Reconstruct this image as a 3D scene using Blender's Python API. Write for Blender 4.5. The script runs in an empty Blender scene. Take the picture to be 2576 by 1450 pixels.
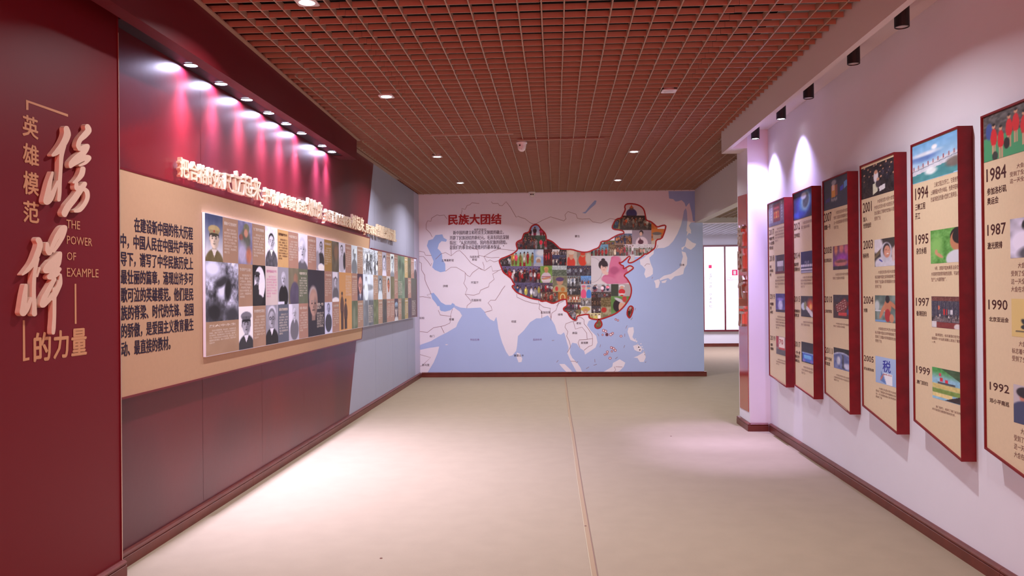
import bpy, math, random
import numpy as np
from mathutils import Vector, Matrix
from mathutils.geometry import tessellate_polygon

# ------------------------------------------------------------------ camera
SC = bpy.context.scene
COL = SC.collection
FPX = 2040.0
YAW = math.atan(112 / FPX); PITCH = math.atan(7 / FPX); ROLL = 0.0095
fw = np.array([-math.sin(YAW) * math.cos(PITCH), math.cos(YAW) * math.cos(PITCH), math.sin(PITCH)])
r0 = np.array([math.cos(YAW), math.sin(YAW), 0.0]); u0 = np.cross(r0, fw)
rt = r0 * math.cos(ROLL) - u0 * math.sin(ROLL); up = np.cross(rt, fw)
CAMP = np.array([0, 0, 1.5])
cd = bpy.data.cameras.new('camera'); cam = bpy.data.objects.new('camera', cd); COL.objects.link(cam)
cam.matrix_world = Matrix(((rt[0], up[0], -fw[0], 0), (rt[1], up[1], -fw[1], 0), (rt[2], up[2], -fw[2], 1.5), (0, 0, 0, 1)))
cd.sensor_width = 36; cd.lens = 36 * FPX / 2576; cd.clip_start = 0.05; cd.clip_end = 100
SC.camera = cam

# ------------------------------------------------------------------ exposure, world, lights
SC.view_settings.view_transform = 'Standard'; SC.view_settings.look = 'None'
SC.view_settings.gamma = 1; SC.view_settings.use_curve_mapping = False
SC.view_settings.exposure = 0.06
W = bpy.data.worlds.new('world'); SC.world = W; W.use_nodes = True
W.node_tree.nodes['Background'].inputs[0].default_value = (1.0, 0.9, 0.88, 1)
W.node_tree.nodes['Background'].inputs[1].default_value = 0.05

DOWN_W, DOWN_C = 37.0, (0.96, 0.94, 1.0)
SPOT_W, SPOT_C = 270.0, (0.69, 0.67, 1.0)
CAN_W, CAN_C = 115.0, (0.60, 0.52, 1.0)
RED_W = 235.0
def area(name, loc, direction, size, power, color, shape='RECTANGLE', size_y=None, spread=math.pi):
    l = bpy.data.lights.new(name, 'AREA'); l.shape = shape; l.size = size
    if size_y: l.size_y = size_y
    l.energy = power; l.color = color; l.spread = spread
    o = bpy.data.objects.new(name, l); COL.objects.link(o); o.location = loc
    o.rotation_euler = Vector(direction).to_track_quat('-Z', 'Y').to_euler()
    return o
def spot(name, loc, direction, power, color, cone, blend, radius=0.03):
    l = bpy.data.lights.new(name, 'SPOT'); l.energy = power; l.color = color
    l.spot_size = math.radians(cone); l.spot_blend = blend; l.shadow_soft_size = radius
    o = bpy.data.objects.new(name, l); COL.objects.link(o); o.location = loc
    o.rotation_euler = Vector(direction).to_track_quat('-Z', 'Y').to_euler()
    return o
# area light standing in for an unseen red source behind the viewer
area('unseen_red_light', (0.2, -3.4, 1.1), (0, 1, 0.36), 3.6, RED_W, (1.0, 0.10, 0.09), size_y=2.2)
# light of the neighbouring room that reaches in through the opening on the right
area('neighbour_room_light', (7.2, 10.4, 1.6), (-1, 0.05, -0.1), 0.7, 85.0, (0.92, 1.0, 0.70), size_y=1.6)
area('far_room_light', (4.2, 19.0, 2.84), (0, 0, -1), 2.0, 170.0, (0.90, 0.84, 1.0), size_y=1.4)
area('passage_light', (4.0, 14.5, 2.9), (0, 0, -1), 1.2, 12.0, (1.0, 0.93, 0.9), size_y=1.2)
DOWNLIGHTS = [(-1.44, 4.66), (-1.458, 6.96), (-1.483, 10.13), (-1.487, 12.62), (0.967, 10.03), (0.962, 12.61),
              (1.03, 4.72), (-1.44, 2.3), (1.0, 2.3), (-1.44, -0.2), (1.0, -0.2), (-1.44, -2.6), (1.0, -2.6)]
SPOTS = [(-2.335, 5.094, 2.975), (-2.335, 5.564, 2.975), (-2.335, 6.037, 2.975), (-2.335, 6.506, 2.975), (-2.335, 6.935, 2.975), (-2.335, 7.364, 2.975), (-2.335, 8.02, 2.975), (-2.335, 8.374, 2.975)]
CANS = [(4.90, 0), (5.68, 0), (6.675, 0), (7.476, 1), (8.434, 1)]
for i, (x, y) in enumerate(DOWNLIGHTS):
    area('downlight_lamp', (x, y, 3.165), (0, 0, -1), 0.10, DOWN_W * (1.0 if y > 3 else 0.45), DOWN_C, 'DISK', spread=math.radians(146))
for x, y, z in SPOTS:
    spot('recess_lamp', (x, y, z - .006), (0.24, 0.0, -1), SPOT_W, SPOT_C, 92, 1.0, 0.022)
    spot('recess_beam', (x, y, z - .006), (0.02, 0.0, -1), 85.0, SPOT_C, 46, 1.0, 0.02)
for y, on in CANS:
    if on: spot('can_lamp', (2.05, y, 3.02), (0.05, 0, -1), CAN_W, CAN_C, 100, 1.0, 0.03); spot('can_beam', (2.05, y, 3.02), (-0.14, 0, -1), 420.0, CAN_C, 40, 0.9, 0.03)

# ------------------------------------------------------------------ helpers
def ray(x, y): return fw + rt * (x - 1288) / FPX - up * (y - 725) / FPX
def onX(x, y, X): d = ray(x, y); return CAMP + d * (X / d[0])
def onY(x, y, Y): d = ray(x, y); return CAMP + d * (Y / d[1])
def onZ(x, y, Z): d = ray(x, y); return CAMP + d * ((Z - 1.5) / d[2])
def lin(c):
    c = np.asarray(c, float) / 255.0
    return np.where(c <= 0.04045, c / 12.92, ((c + 0.055) / 1.055) ** 2.4)
def L3(c): return tuple(float(v) for v in lin(c))

ORG = {}
def link(o, parent=None):
    COL.objects.link(o)
    if parent is not None: o.parent = parent
    return o
def mesh(name, verts, faces):
    me = bpy.data.meshes.new(name); me.from_pydata([tuple(map(float, v)) for v in verts], [], faces); me.update(); return me
def obj(name, verts, faces, mat, parent=None, kind=None, smooth=False):
    o0 = ORG.get(parent.name, (0, 0, 0)) if parent is not None else (0, 0, 0)
    vs = [(v[0] - o0[0], v[1] - o0[1], v[2] - o0[2]) for v in verts]
    me = mesh(name, vs, faces); me.materials.append(mat)
    if smooth:
        for p in me.polygons: p.use_smooth = True
    o = bpy.data.objects.new(name, me); link(o, parent); ORG[o.name] = o0
    if kind: o['kind'] = kind
    return o
def tag(o, label, cat, group=None):
    o['label'] = label; o['category'] = cat
    if group: o['group'] = group
    return o
def thing(name, label, cat, loc=(0, 0, 0), group=None):
    o = bpy.data.objects.new(name, None); COL.objects.link(o); o.location = loc; o.empty_display_size = 0.1
    ORG[o.name] = tuple(loc); return tag(o, label, cat, group)
def copy_tree(o, parent=None, loc=None):
    c = o.copy(); COL.objects.link(c); c.parent = parent
    if loc is not None: c.location = loc
    for ch in list(o.children): copy_tree(ch, c)
    return c
class MB:
    def __init__(s): s.v = []; s.f = []
    def add(s, vs, fs):
        n = len(s.v); s.v += [tuple(v) for v in vs]; s.f += [tuple(i + n for i in f) for f in fs]; return s
    def box(s, x0, x1, y0, y1, z0, z1):
        vs = [(x, y, z) for z in (z0, z1) for y in (y0, y1) for x in (x0, x1)]
        return s.add(vs, [(0, 2, 3, 1), (4, 5, 7, 6), (0, 1, 5, 4), (2, 6, 7, 3), (0, 4, 6, 2), (1, 3, 7, 5)])
    def cyl(s, cx, cy, z0, z1, r, n=24, r1=None, cap=True):
        r1 = r if r1 is None else r1
        vs = [(cx + r * math.cos(t * 2 * math.pi / n), cy + r * math.sin(t * 2 * math.pi / n), z0) for t in range(n)]
        vs += [(cx + r1 * math.cos(t * 2 * math.pi / n), cy + r1 * math.sin(t * 2 * math.pi / n), z1) for t in range(n)]
        fs = [(i, (i + 1) % n, n + (i + 1) % n, n + i) for i in range(n)]
        if cap: fs += [tuple(range(n - 1, -1, -1)), tuple(range(n, 2 * n))]
        return s.add(vs, fs)
    def lathe(s, cx, cy, prof, n=24):
        vs = []; fs = []
        for r, z in prof: vs += [(cx + r * math.cos(t * 2 * math.pi / n), cy + r * math.sin(t * 2 * math.pi / n), z) for t in range(n)]
        for k in range(len(prof) - 1):
            fs += [(k * n + i, k * n + (i + 1) % n, (k + 1) * n + (i + 1) % n, (k + 1) * n + i) for i in range(n)]
        return s.add(vs, fs)
    def obj(s, name, mat, parent=None, kind=None, smooth=False): return obj(name, s.v, s.f, mat, parent, kind, smooth)

class Plane:                                   # a wall frame: a to the reader's right, b up, d out of the wall
    def __init__(s, o, r, n): s.o = np.array(o, float); s.r = np.array(r, float); s.u = np.array((0, 0, 1.0)); s.n = np.array(n, float)
    def P(s, a, b, d=0.0): return s.o + s.r * a + s.u * b + s.n * d
LEFT = Plane((-2.40, 0, 0), (0, 1, 0), (1, 0, 0))
RIGHT = Plane((2.235, 0, 0), (0, -1, 0), (-1, 0, 0))
BACK = Plane((0, 14.1, 0), (1, 0, 0), (0, -1, 0))
def solid(mb, pl, poly, d0, d1):               # extruded polygon on a wall frame
    n = len(poly); area2 = sum(poly[i][0] * poly[(i + 1) % n][1] - poly[(i + 1) % n][0] * poly[i][1] for i in range(n))
    if area2 < 0: poly = poly[::-1]
    vs = [pl.P(a, b, d0) for a, b in poly] + [pl.P(a, b, d1) for a, b in poly]
    tri = tessellate_polygon([[Vector((a, b, 0)) for a, b in poly]])
    fs = []
    for t in tri:
        p = [poly[i] for i in t]
        cr = (p[1][0] - p[0][0]) * (p[2][1] - p[0][1]) - (p[2][0] - p[0][0]) * (p[1][1] - p[0][1])
        t = t if cr > 0 else t[::-1]
        fs += [tuple(n + i for i in t), tuple(t[::-1])]
    fs += [(i, (i + 1) % n, n + (i + 1) % n, n + i) for i in range(n)]
    return mb.add(vs, fs)
def flat(mb, pl, poly, d):
    n = len(poly); vs = [pl.P(a, b, d) for a, b in poly]; fs = []
    for t in tessellate_polygon([[Vector((a, b, 0)) for a, b in poly]]):
        p = [poly[i] for i in t]
        cr = (p[1][0] - p[0][0]) * (p[2][1] - p[0][1]) - (p[2][0] - p[0][0]) * (p[1][1] - p[0][1])
        fs.append(tuple(t if cr > 0 else t[::-1]))
    return mb.add(vs, fs)
def ribbon(mb, pl, pts, w, d, closed=False):
    pts = [np.array(p, float) for p in pts]; n = len(pts); vs = []
    for i in range(n):
        a = pts[i - 1] if (closed or i > 0) else pts[i]; b = pts[(i + 1) % n] if (closed or i < n - 1) else pts[i]
        t = b - a; t = t / (np.linalg.norm(t) + 1e-9); q = np.array((-t[1], t[0])) * w / 2
        vs += [pl.P(*(pts[i] + q), d), pl.P(*(pts[i] - q), d)]
    nrm = pl.n
    for i in range(n if closed else n - 1):     # every piece a hair higher than the last so that folds never coincide
        q = [np.array(vs[j]) + nrm * (i % 9) * 1.5e-4 for j in (2 * i, 2 * i + 1, (2 * i + 3) % (2 * n), (2 * i + 2) % (2 * n))]
        mb.add(q, [(0, 1, 2, 3)])
    return mb
def chaikin(pts, n=2, closed=True):
    for _ in range(n):
        out = []
        m = len(pts)
        for i in range(m if closed else m - 1):
            a, b = np.array(pts[i], float), np.array(pts[(i + 1) % m], float)
            out += [tuple(a * .75 + b * .25), tuple(a * .25 + b * .75)]
        pts = out if closed else [pts[0]] + out + [pts[-1]]
    return pts

# ------------------------------------------------------------------ materials
def material(name, color, rough=0.5, spec=0.5, metal=0.0, noise=0.0, nscale=40, bump=0.0, bscale=200, color2=None, emit=None, estr=0, coat=0.0, aniso=0):
    m = bpy.data.materials.new(name); m.use_nodes = True; nt = m.node_tree; b = nt.nodes['Principled BSDF']
    b.inputs['Roughness'].default_value = rough; b.inputs['Specular IOR Level'].default_value = spec
    b.inputs['Metallic'].default_value = metal; b.inputs['Coat Weight'].default_value = coat
    b.inputs['Coat Roughness'].default_value = 0.12
    c = (*L3(color), 1); b.inputs['Base Color'].default_value = c
    tc = nt.nodes.new('ShaderNodeTexCoord')
    if noise > 0 or color2:
        nz = nt.nodes.new('ShaderNodeTexNoise'); nz.inputs['Scale'].default_value = nscale; nz.inputs['Detail'].default_value = 4
        nt.links.new(tc.outputs['Object'], nz.inputs['Vector'])
        mx = nt.nodes.new('ShaderNodeMix'); mx.data_type = 'RGBA'
        c2 = (*L3(color2), 1) if color2 else tuple(v * (1 - noise) for v in c[:3]) + (1,)
        mx.inputs['A'].default_value = c; mx.inputs['B'].default_value = c2
        mr = nt.nodes.new('ShaderNodeMapRange'); mr.inputs['From Min'].default_value = .35; mr.inputs['From Max'].default_value = .65
        nt.links.new(nz.outputs['Fac'], mr.inputs['Value']); nt.links.new(mr.outputs['Result'], mx.inputs['Factor'])
        nt.links.new(mx.outputs['Result'], b.inputs['Base Color'])
    if bump > 0:
        n2 = nt.nodes.new('ShaderNodeTexNoise'); n2.inputs['Scale'].default_value = bscale; n2.inputs['Detail'].default_value = 2
        nt.links.new(tc.outputs['Object'], n2.inputs['Vector'])
        bp = nt.nodes.new('ShaderNodeBump'); bp.inputs['Strength'].default_value = bump; bp.inputs['Distance'].default_value = 0.002
        nt.links.new(n2.outputs['Fac'], bp.inputs['Height']); nt.links.new(bp.outputs['Normal'], b.inputs['Normal'])
    if emit: b.inputs['Emission Color'].default_value = (*L3(emit), 1); b.inputs['Emission Strength'].default_value = estr
    return m
def print_material(name, rough, spec=0.5, emit=0, coat=0, aniso=0):
    m = bpy.data.materials.new(name); m.use_nodes = True; nt = m.node_tree; b = nt.nodes['Principled BSDF']
    at = nt.nodes.new('ShaderNodeAttribute'); at.attribute_name = 'ink'
    nt.links.new(at.outputs['Color'], b.inputs['Base Color'])
    b.inputs['Roughness'].default_value = rough; b.inputs['Specular IOR Level'].default_value = spec; b.inputs['Coat Weight'].default_value = coat
    b.inputs['Coat Roughness'].default_value = 0.27
    tc = nt.nodes.new('ShaderNodeTexCoord'); n2 = nt.nodes.new('ShaderNodeTexNoise'); n2.inputs['Scale'].default_value = 14; n2.inputs['Detail'].default_value = 3
    nt.links.new(tc.outputs['Object'], n2.inputs['Vector'])
    bp = nt.nodes.new('ShaderNodeBump'); bp.inputs['Strength'].default_value = 0.12; bp.inputs['Distance'].default_value = 0.004
    nt.links.new(n2.outputs['Fac'], bp.inputs['Height']); nt.links.new(bp.outputs['Normal'], b.inputs['Normal'])
    if emit: nt.links.new(at.outputs['Color'], b.inputs['Emission Color']); b.inputs['Emission Strength'].default_value = emit
    return m
M = {}
M['carpet'] = material('carpet', (150, 132, 111), 0.85, 0.25, noise=.05, nscale=6, bump=0.35, bscale=420)
M['wall_white'] = material('white_paint', (222, 220, 230), 0.75, 0.3, noise=.02, nscale=3, bump=.05, bscale=60)
M['beam_paint'] = material('beam_paint', (214, 204, 200), 0.7, 0.3, bump=.05, bscale=60)
M['wall_dark'] = material('void_paint', (26, 22, 22), 0.9, 0.1)
M['grid'] = material('grid_beige', (172, 142, 120), 0.5, 0.4, noise=.06, nscale=12)
M['red_paint'] = material('red_lacquer', (104, 14, 25), 0.5, 0.22, bump=.04, bscale=25)
M['bulk_paint'] = material('bulkhead_lacquer', (96, 14, 24), 0.5, 0.25, bump=.04, bscale=25)
M['recess'] = material('recess_lacquer', (40, 20, 30), 0.5, 0.4)
M['gray_wall'] = material('grey_blue_print', (158, 158, 178), 0.5, 0.4, noise=.03, nscale=2)
M['beige'] = material('beige_board', (178, 142, 112), 0.65, 0.3, noise=.03, nscale=40)
M['cream'] = material('cream_print', (216, 196, 164), 0.6, 0.3, noise=.03, nscale=60)
M['case_red'] = material('case_red', (124, 10, 22), 0.5, 0.4, noise=.25, nscale=14)
M['rim_red'] = material('rim_red', (104, 10, 26), 0.35, 0.5)
M['base_wood'] = material('baseboard_wood', (106, 44, 36), 0.38, 0.5, noise=.22, nscale=9)
M['black'] = material('black_metal', (20, 18, 20), 0.4, 0.5)
M['white_plastic'] = material('white_plastic', (222, 214, 214), 0.45, 0.5)
M['lens_on'] = material('lens_on', (255, 255, 255), 0.4, 0.5, emit=(250, 246, 255), estr=14)
M['lens_spot'] = material('lens_spot', (255, 255, 255), 0.4, 0.5, emit=(216, 214, 255), estr=300)
M['lens_off'] = material('lens_off', (205, 198, 198), 0.35, 0.5)
M['letter'] = material('letter_gold', (232, 212, 184), 0.5, 0.5)
M['callig'] = material('calligraphy_board', (212, 182, 160), 0.6, 0.3, noise=.03, nscale=60)
M['tan_ink'] = material('tan_ink', (190, 138, 98), 0.6, 0.3)
M['dark_ink'] = material('dark_ink', (38, 26, 46), 0.6, 0.3)
M['brown_ink'] = material('brown_ink', (72, 34, 34), 0.6, 0.3)
M['soft_ink'] = material('soft_brown_ink', (126, 92, 84), 0.6, 0.3)
M['white_ink'] = material('white_ink', (226, 214, 206), 0.6, 0.3)
M['land'] = material('map_land', (238, 230, 246), 0.6, 0.3, noise=.02, nscale=3)
M['sea'] = material('map_sea', (176, 192, 238), 0.6, 0.3, noise=.02, nscale=2)
M['sea_dk'] = material('map_sea_blue', (160, 184, 236), 0.6, 0.3)
M['line'] = material('map_line', (150, 112, 122), 0.6, 0.3)
M['outline'] = material('map_outline_red', (170, 36, 40), 0.45, 0.4)
M['title_red'] = material('title_red', (176, 40, 48), 0.5, 0.4)
M['grey_ink'] = material('grey_ink', (84, 76, 92), 0.6, 0.3)
M['purple_ink'] = material('purple_ink', (150, 120, 170), 0.6, 0.3)
M['banner'] = material('banner_red', (168, 26, 32), 0.1, 0.6, coat=0.8)
M['steel'] = material('brushed_letter', (196, 176, 160), 0.3, 0.5, metal=0.6)
M['lightbox'] = material('lightbox_face', (246, 244, 255), 0.5, 0.3, emit=(232, 226, 255), estr=.72)
M['box_frame'] = material('lightbox_frame', (96, 12, 36), 0.4, 0.5)
M['pink_ink'] = material('pink_ink', (214, 40, 100), 0.6, 0.3)
M['pale_pink'] = material('pale_pink_ink', (222, 150, 190), 0.6, 0.3)
M['skyline'] = material('pale_skyline', (206, 202, 224), 0.6, 0.3, emit=(206, 202, 224), estr=.8)
M['seam'] = material('carpet_seam', (150, 124, 98), 0.7, 0.3)
M['seam_dk'] = material('carpet_seam_edge', (124, 96, 84), 0.7, 0.3)
M['seam_lt'] = material('carpet_seam_light', (168, 150, 124), 0.5, 0.4)
M['print'] = print_material('photo_print', 0.5)
M['print_gloss'] = print_material('laminated_print', 0.42, 0.25, coat=0.34)

# ------------------------------------------------------------------ text
_tc = {}
def text_mesh(s, bold=0.0, space=1.0, res=2):
    """unit-normalised 2D glyph outline: (verts, faces, w, h)"""
    k = (s, bold, space, res)
    if k in _tc: return _tc[k]
    cu = bpy.data.curves.new('t', 'FONT'); cu.body = s; cu.offset = bold; cu.resolution_u = res; cu.space_line = space; cu.size = 1
    o = bpy.data.objects.new('t', cu); COL.objects.link(o)
    dg = bpy.context.evaluated_depsgraph_get(); dg.update()
    me = bpy.data.meshes.new_from_object(o.evaluated_get(dg))
    v = np.empty(len(me.vertices) * 3); me.vertices.foreach_get('co', v); v = v.reshape(-1, 3)[:, :2]
    f = [tuple(p.vertices) for p in me.polygons]
    bpy.data.objects.remove(o); bpy.data.curves.remove(cu); bpy.data.meshes.remove(me)
    if len(v) == 0: r = (v, f)
    else:
        lo = v.min(0); hi = v.max(0); r = ((v - lo) / (hi - lo), f)
    _tc[k] = r
    return r
def put_text(name, s, pl, a0, a1, b0, b1, d, mat, parent, bold=0.0, depth=0.0, space=1.0, kind=None, res=2):
    v, f = text_mesh(s, 0.0, space, res)
    if bold > .004 and len(v):
        lines = s.count('\n') + 1; em = (b1 - b0) / (lines * (1 if lines == 1 else 1.2)); g = em * min(bold, .034) * 1.1
        v = np.array(v); a0, a1, b0, b1 = a0 + g, a1 - g, b0 + g * .7, b1 - g * .7; vv = []; ff = []
        offs = [(0, 0), (g, .3 * g), (-g, -.3 * g), (.3 * g, -.7 * g), (-.3 * g, .7 * g)] if bold > .015 else [(g, 0), (-g, 0)]
        vs = []; fs = []
        for k, (ox, oy) in enumerate(offs):
            dd = d - k * 2e-4; n = len(vs)
            top = [pl.P(a0 + x * (a1 - a0) + ox, b0 + y * (b1 - b0) + oy, dd) for x, y in v]; vs += top; fs += [tuple(i + n for i in q) for q in f]
            if depth > 0:
                m = len(top); vs += [pl.P(a0 + x * (a1 - a0) + ox, b0 + y * (b1 - b0) + oy, d - depth) for x, y in v]; cnt = set()
                for q in f:
                    for i in range(len(q)): cnt.add((q[i], q[(i + 1) % len(q)]))
                fs += [(n + i, n + m + i, n + m + j, n + j) for (i, j) in cnt if (j, i) not in cnt]
        return obj(name, vs, fs, mat, parent, kind)
    vs = [pl.P(a0 + x * (a1 - a0), b0 + y * (b1 - b0), d) for x, y in v]; fs = list(f)
    if depth > 0:
        n = len(vs); cnt = {}
        for q in f:
            for i in range(len(q)):
                e = (q[i], q[(i + 1) % len(q)]); cnt[e] = cnt.get(e, 0) + 1
        vs2 = [pl.P(a0 + x * (a1 - a0), b0 + y * (b1 - b0), d - depth) for x, y in v]
        vs = vs + vs2
        for (i, j) in cnt:
            if (j, i) not in cnt: fs.append((i, n + i, n + j, j))
    # skew-free box fit; faces already face the reader
    return obj(name, vs, fs, mat, parent, kind)

# ------------------------------------------------------------------ painted pictures
class Pic:
    def __init__(s, nx, ny, bg, seed=0):
        s.nx, s.ny = nx, ny; s.rs = np.random.RandomState(seed)
        s.Y, s.X = np.mgrid[0:1:(ny + 1) * 1j, 0:1:(nx + 1) * 1j]
        s.c = np.ones((ny + 1, nx + 1, 3)) * np.array(bg, float)
    def mix(s, m, col): m = np.clip(m, 0, 1)[..., None]; s.c = s.c * (1 - m) + np.array(col, float) * m; return s
    def grad(s, c0, c1, y0=0, y1=1):
        t = np.clip((s.Y - y0) / (y1 - y0), 0, 1)[..., None]; s.c = np.array(c0, float) * (1 - t) + np.array(c1, float) * t; return s
    def ell(s, cx, cy, rx, ry, col, soft=.12, rot=0):
        dx, dy = s.X - cx, s.Y - cy
        if rot: a = math.radians(rot); dx, dy = dx * math.cos(a) + dy * math.sin(a), -dx * math.sin(a) + dy * math.cos(a)
        r = np.sqrt((dx / rx) ** 2 + (dy / ry) ** 2); return s.mix((1 - r) / soft + .5, col)
    def rect(s, x0, y0, x1, y1, col):
        e = .6 / max(s.nx, 1); g = .6 / max(s.ny, 1)
        m = np.clip((s.X - x0) / e + .5, 0, 1) * np.clip((x1 - s.X) / e + .5, 0, 1) * np.clip((s.Y - y0) / g + .5, 0, 1) * np.clip((y1 - s.Y) / g + .5, 0, 1)
        return s.mix(m, col)
    def poly(s, pts, col):
        return s.mix(inside(s.X, s.Y, pts).astype(float), col)
    def noise(s, amp, cells=8, seed=None):
        rs = s.rs; g = rs.rand(cells + 2, cells + 2)
        xi = s.X * cells; yi = s.Y * cells; x0 = xi.astype(int); y0 = yi.astype(int); fx = xi - x0; fy = yi - y0
        v = (g[y0, x0] * (1 - fx) + g[y0, x0 + 1] * fx) * (1 - fy) + (g[y0 + 1, x0] * (1 - fx) + g[y0 + 1, x0 + 1] * fx) * fy
        s.c = np.clip(s.c + (v[..., None] - .5) * 2 * amp, 0, 255); return s
    def grain(s, amp): s.c = np.clip(s.c + (s.rs.rand(*s.X.shape)[..., None] - .5) * 2 * amp, 0, 255); return s
    def crowd(s, y0, y1, n, pal, size=.1, rows=2, skin=(196, 150, 126), hair=(30, 22, 22)):
        s.grain(22)
        for r in range(rows):
            for k in s.rs.permutation(n):
                x = (k + .5 + (r % 2) * .5 + s.rs.uniform(-.35, .35)) / n; h = size * s.rs.uniform(.7, 1.15); top = y0 + (y1 - y0) * r / max(rows, 1) + s.rs.uniform(-.07, .06)
                c = np.array(pal[s.rs.randint(len(pal))], float) * s.rs.uniform(.6, 1.25); w = .42 / n * s.rs.uniform(.7, 1.3); c2 = np.array(pal[s.rs.randint(len(pal))], float) * .7
                s.ell(x, top + h * 3.9, w * .8, h * 2.4, c2, .4); s.ell(x, top + h * 1.9, w * 1.1, h * 1.7, c, .35)
                s.ell(x + w * s.rs.uniform(-.8, .8), top + h * s.rs.uniform(1.2, 2.6), w * .35, h * .6, c * s.rs.uniform(.4, 1.7), .6)
                s.ell(x, top - h * .25, w * .5, h * .6, hair, .3); s.ell(x, top + h * .12, w * .34, h * .4, np.array(skin) * s.rs.uniform(.8, 1.08), .3)
        return s.grain(16)
    def bust(s, skin, cloth, hair, cx=.5, cy=.36, r=.24, asp=1.0, cap=None, glasses=False, shirt=None, bald=False, smile=False):
        rx, ry = r, r * asp
        s.ell(cx, cy + ry * 3.3, rx * 2.15, ry * 2.1, cloth, .1)
        s.rect(cx - rx * .42, cy + ry * .6, cx + rx * .42, cy + ry * 1.5, np.array(skin) * .8)
        if shirt is not None: s.poly([(cx - rx * .55, cy + ry * 1.25), (cx + rx * .55, cy + ry * 1.25), (cx, cy + ry * 2.1)], shirt)
        s.ell(cx, cy - ry * .18, rx * 1.02, ry * 1.05, hair if not bald else np.array(skin) * .95, .15)
        s.ell(cx - rx * .98, cy + ry * .1, rx * .13, ry * .22, np.array(skin) * .8, .3); s.ell(cx + rx * .98, cy + ry * .1, rx * .13, ry * .22, np.array(skin) * .75, .3)
        s.ell(cx, cy + ry * .12, rx * .88, ry * 1.0, skin, .12)
        s.ell(cx + rx * .45, cy + ry * .3, rx * .45, ry * .75, np.array(skin) * .78, .8)
        for q in (-.38, .38):
            s.ell(cx + q * rx, cy - ry * .17, rx * .24, ry * .045, np.array(hair) * .8, .5)
            s.ell(cx + q * rx, cy + ry * .02, rx * .16, ry * .07, (35, 25, 30), .5)
        s.ell(cx, cy + ry * .35, rx * .13, ry * .1, np.array(skin) * .65, .6)
        s.ell(cx, cy + ry * .62, rx * (.36 if smile else .26), ry * .07, np.array(skin) * .5, .5)
        if glasses:
            for q in (-.4, .4): s.ell(cx + q * rx, cy + ry * .02, rx * .34, ry * .2, (40, 35, 40), .3); s.ell(cx + q * rx, cy + ry * .02, rx * .24, ry * .13, np.array(skin) * .85, .3)
        if cap is not None:
            s.ell(cx, cy - ry * .95, rx * 1.25, ry * .5, cap, .12); s.rect(cx - rx * .95, cy - ry * .9, cx + rx * .95, cy - ry * .42, np.array(cap) * .85)
            s.ell(cx, cy - ry * .4, rx * 1.0, ry * .16, np.array(cap) * .3, .2); s.ell(cx, cy - ry * .78, rx * .14, ry * .13, (170, 50, 40), .3)
        return s
    def gray(s, tint=(.98, .97, 1.08), k=1.35):
        g = s.c.mean(2, keepdims=True); g = (g - 120) * k + 120; s.c = np.clip(g * np.array(tint), 0, 255); return s
def inside(X, Y, pts):
    r = np.zeros(X.shape, bool); n = len(pts)
    for i in range(n):
        x0, y0 = pts[i]; x1, y1 = pts[(i + 1) % n]
        if y0 == y1: continue
        c = ((Y < y0) != (Y < y1)) & (X < (x1 - x0) * (Y - y0) / (y1 - y0) + x0); r ^= c
    return r
def pic_obj(name, pic, pl, corners, d, mat, parent, keep=None, label=None):
    """corners: (a,b) top-left, top-right, bottom-right, bottom-left on the wall frame"""
    tl, tr, br, bl = [np.array(c, float) for c in corners]; X, Y = pic.X[..., None], pic.Y[..., None]
    ab = (tl * (1 - X) + tr * X) * (1 - Y) + (bl * (1 - X) + br * X) * Y
    a, b = ab[..., 0], ab[..., 1]; nx, ny = pic.nx, pic.ny
    V = pl.o + a[..., None] * pl.r + b[..., None] * pl.u + d * pl.n
    V = V.reshape(-1, 3) - np.array(ORG.get(parent.name, (0, 0, 0)) if parent is not None else (0, 0, 0))
    idx = np.arange((nx + 1) * (ny + 1)).reshape(ny + 1, nx + 1)
    F = np.stack([idx[1:, :-1], idx[1:, 1:], idx[:-1, 1:], idx[:-1, :-1]], -1)
    if keep is not None: F = F[keep]
    F = F.reshape(-1, 4)
    if len(F) == 0: return None
    used, inv = np.unique(F, return_inverse=True); F = inv.reshape(-1, 4); V = V[used]; Cc = lin(pic.c.reshape(-1, 3)[used])
    me = bpy.data.meshes.new(name); me.vertices.add(len(V)); me.vertices.foreach_set('co', V.ravel())
    me.loops.add(F.size); me.loops.foreach_set('vertex_index', F.ravel().astype(np.int32))
    me.polygons.add(len(F)); me.polygons.foreach_set('loop_start', np.arange(0, F.size, 4, dtype=np.int32))
    at = me.attributes.new('ink', 'FLOAT_COLOR', 'POINT')
    at.data.foreach_set('color', np.concatenate([Cc, np.ones((len(Cc), 1))], 1).ravel())
    me.update(); me.validate(); me.materials.append(mat)
    o = bpy.data.objects.new(name, me); link(o, parent); ORG[o.name] = ORG.get(parent.name, (0, 0, 0)) if parent is not None else (0, 0, 0)
    if label: o['label'] = label
    return o
# ================================================================== STRUCTURE
YB, YE = -4.0, 21.3
def sbox(name, mat, x0, x1, y0, y1, z0, z1, parent=None, kind='structure'):
    return MB().box(x0, x1, y0, y1, z0, z1).obj(name, mat, parent, kind if parent is None else None)
floor = sbox('floor', M['carpet'], -3.0, 8.2, YB, YE + .2, -0.1, 0.0)
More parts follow.
